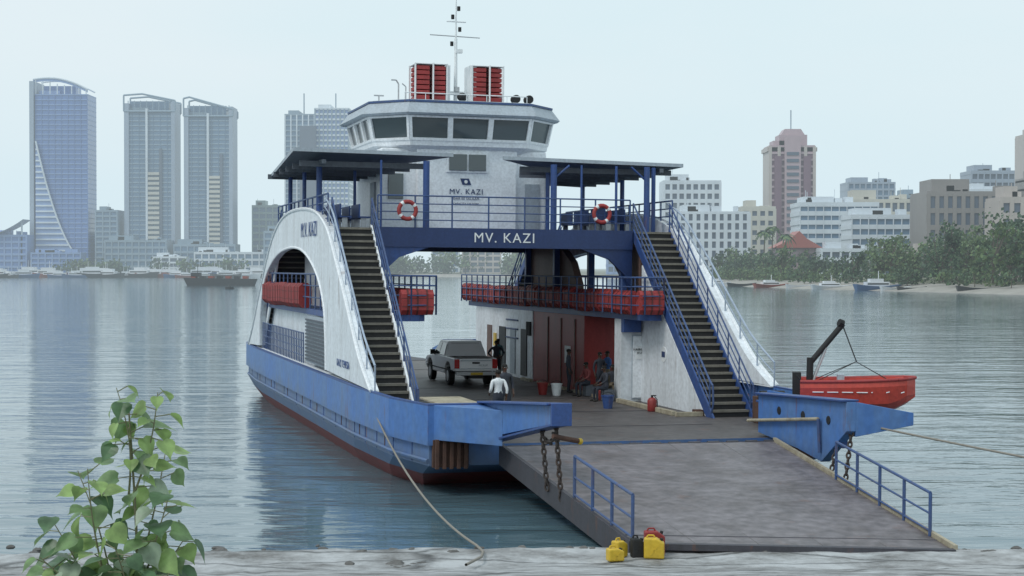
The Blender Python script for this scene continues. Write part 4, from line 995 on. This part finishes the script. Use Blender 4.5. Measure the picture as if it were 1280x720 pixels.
bg=empty('barge',(-102,560,0)); m=MB(); m.prism([(-12.5,2.8),(12.5,2.4),(11.5,-.2),(-11,-.2)],'y',-3,3,HD)
for i in range(7): m.box(-10+i*3,-8.4+i*3,-2,2,2.5,3.4,HD if i%2 else HR)
m.build('barge_hull',bg); m=MB(); m.box(-10,-7,-2,2,3.2,4.6,HD); m.cyl((-8,0,4.6),(-8,0,7),.1,HD); m.build('barge_house',bg)
by=empty('buoy',(-83,470,0)); m=MB(); m.cyl((0,0,-.3),(0,0,.7),1.3,HD,12); m.cyl((0,0,.7),(0,0,1.6),.4,HD,8,r2=.1); m.build('buoy_body',by)
m=MB(); m.box(-410,-180,1119,1140,-1,2.1,SL_G)
for i in range(24): m.box(-408+i*9.6,-407+i*9.6,1118,1119,-1,2.6,HD)
m.build('quay')
# ------------------------------------------------------------------ haze: glowing, absorbing volume imitates scattered skylight over the far water and city
SKYC=(.70,.84,.91)
hm=bpy.data.materials.new('haze_glow'); hm.use_nodes=True; nt=hm.node_tree; nt.nodes.clear()
ab=nt.nodes.new('ShaderNodeVolumeAbsorption'); ab.inputs['Color'].default_value=(0,0,0,1); DEN=.00026; ab.inputs['Density'].default_value=DEN
em=nt.nodes.new('ShaderNodeEmission'); em.inputs['Color'].default_value=(*SKYC,1); em.inputs['Strength'].default_value=DEN
ads=nt.nodes.new('ShaderNodeAddShader'); ou=nt.nodes.new('ShaderNodeOutputMaterial'); nt.links.new(ab.outputs[0],ads.inputs[0]); nt.links.new(em.outputs[0],ads.inputs[1]); nt.links.new(ads.outputs[0],ou.inputs['Volume'])
hz=MB(); hz.box(-3500,3500,180,5000,-2,260,hm); hz.build('haze_glow')
# ------------------------------------------------------------------ light
Wd=bpy.data.worlds.new('World'); S.world=Wd; Wd.use_nodes=True; nt=Wd.node_tree; N=nt.nodes;L=nt.links; N.clear()
sk=N.new('ShaderNodeTexSky'); sk.sky_type='NISHITA'; sk.sun_disc=False; sk.sun_elevation=math.radians(52); sk.sun_rotation=math.radians(230); sk.dust_density=3; sk.air_density=1.5
b1=N.new('ShaderNodeBackground'); b1.inputs[1].default_value=.1; L.new(sk.outputs[0],b1.inputs[0])
tc=N.new('ShaderNodeTexCoord'); mp=N.new('ShaderNodeMapping'); mp.inputs['Scale'].default_value=(1.2,1.2,4); L.new(tc.outputs['Generated'],mp.inputs[0])
nz=N.new('ShaderNodeTexNoise'); nz.inputs['Scale'].default_value=1.6; nz.inputs['Detail'].default_value=5; L.new(mp.outputs[0],nz.inputs['Vector'])
cr=N.new('ShaderNodeValToRGB'); cr.color_ramp.elements[0].position=.35; cr.color_ramp.elements[1].position=.7
cr.color_ramp.elements[0].color=(.72,.91,.97,1); cr.color_ramp.elements[1].color=(.86,.95,.99,1); L.new(nz.outputs['Fac'],cr.inputs[0])
b2=N.new('ShaderNodeBackground'); b2.inputs[1].default_value=1.0; L.new(cr.outputs[0],b2.inputs[0])
mx=N.new('ShaderNodeMixShader'); mx.inputs[0].default_value=.88; L.new(b1.outputs[0],mx.inputs[1]); L.new(b2.outputs[0],mx.inputs[2])
o=N.new('ShaderNodeOutputWorld'); L.new(mx.outputs[0],o.inputs[0])
sl=bpy.data.lights.new('sun','SUN'); sl.energy=1.25; sl.angle=math.radians(16); sl.color=(1,.985,.96); so=bpy.data.objects.new('sun',sl); COL.objects.link(so)
el=math.radians(52); az=math.radians(230); fr=V((math.sin(az)*math.cos(el),math.cos(az)*math.cos(el),math.sin(el))); so.rotation_euler=(-fr).to_track_quat('-Z','Y').to_euler(); so.location=(0,0,60)
S.view_settings.view_transform='Standard'; S.view_settings.look='None'; S.view_settings.exposure=0
# ------------------------------------------------------------------ camera
cd=bpy.data.cameras.new('camera'); cd.lens=56.25; cd.sensor_width=36; cd.clip_start=.1; cd.clip_end=9000
co=bpy.data.objects.new('camera',cd); co.location=(0,0,6.2); co.rotation_euler=(math.radians(90-.716),0,0); COL.objects.link(co); S.camera=co
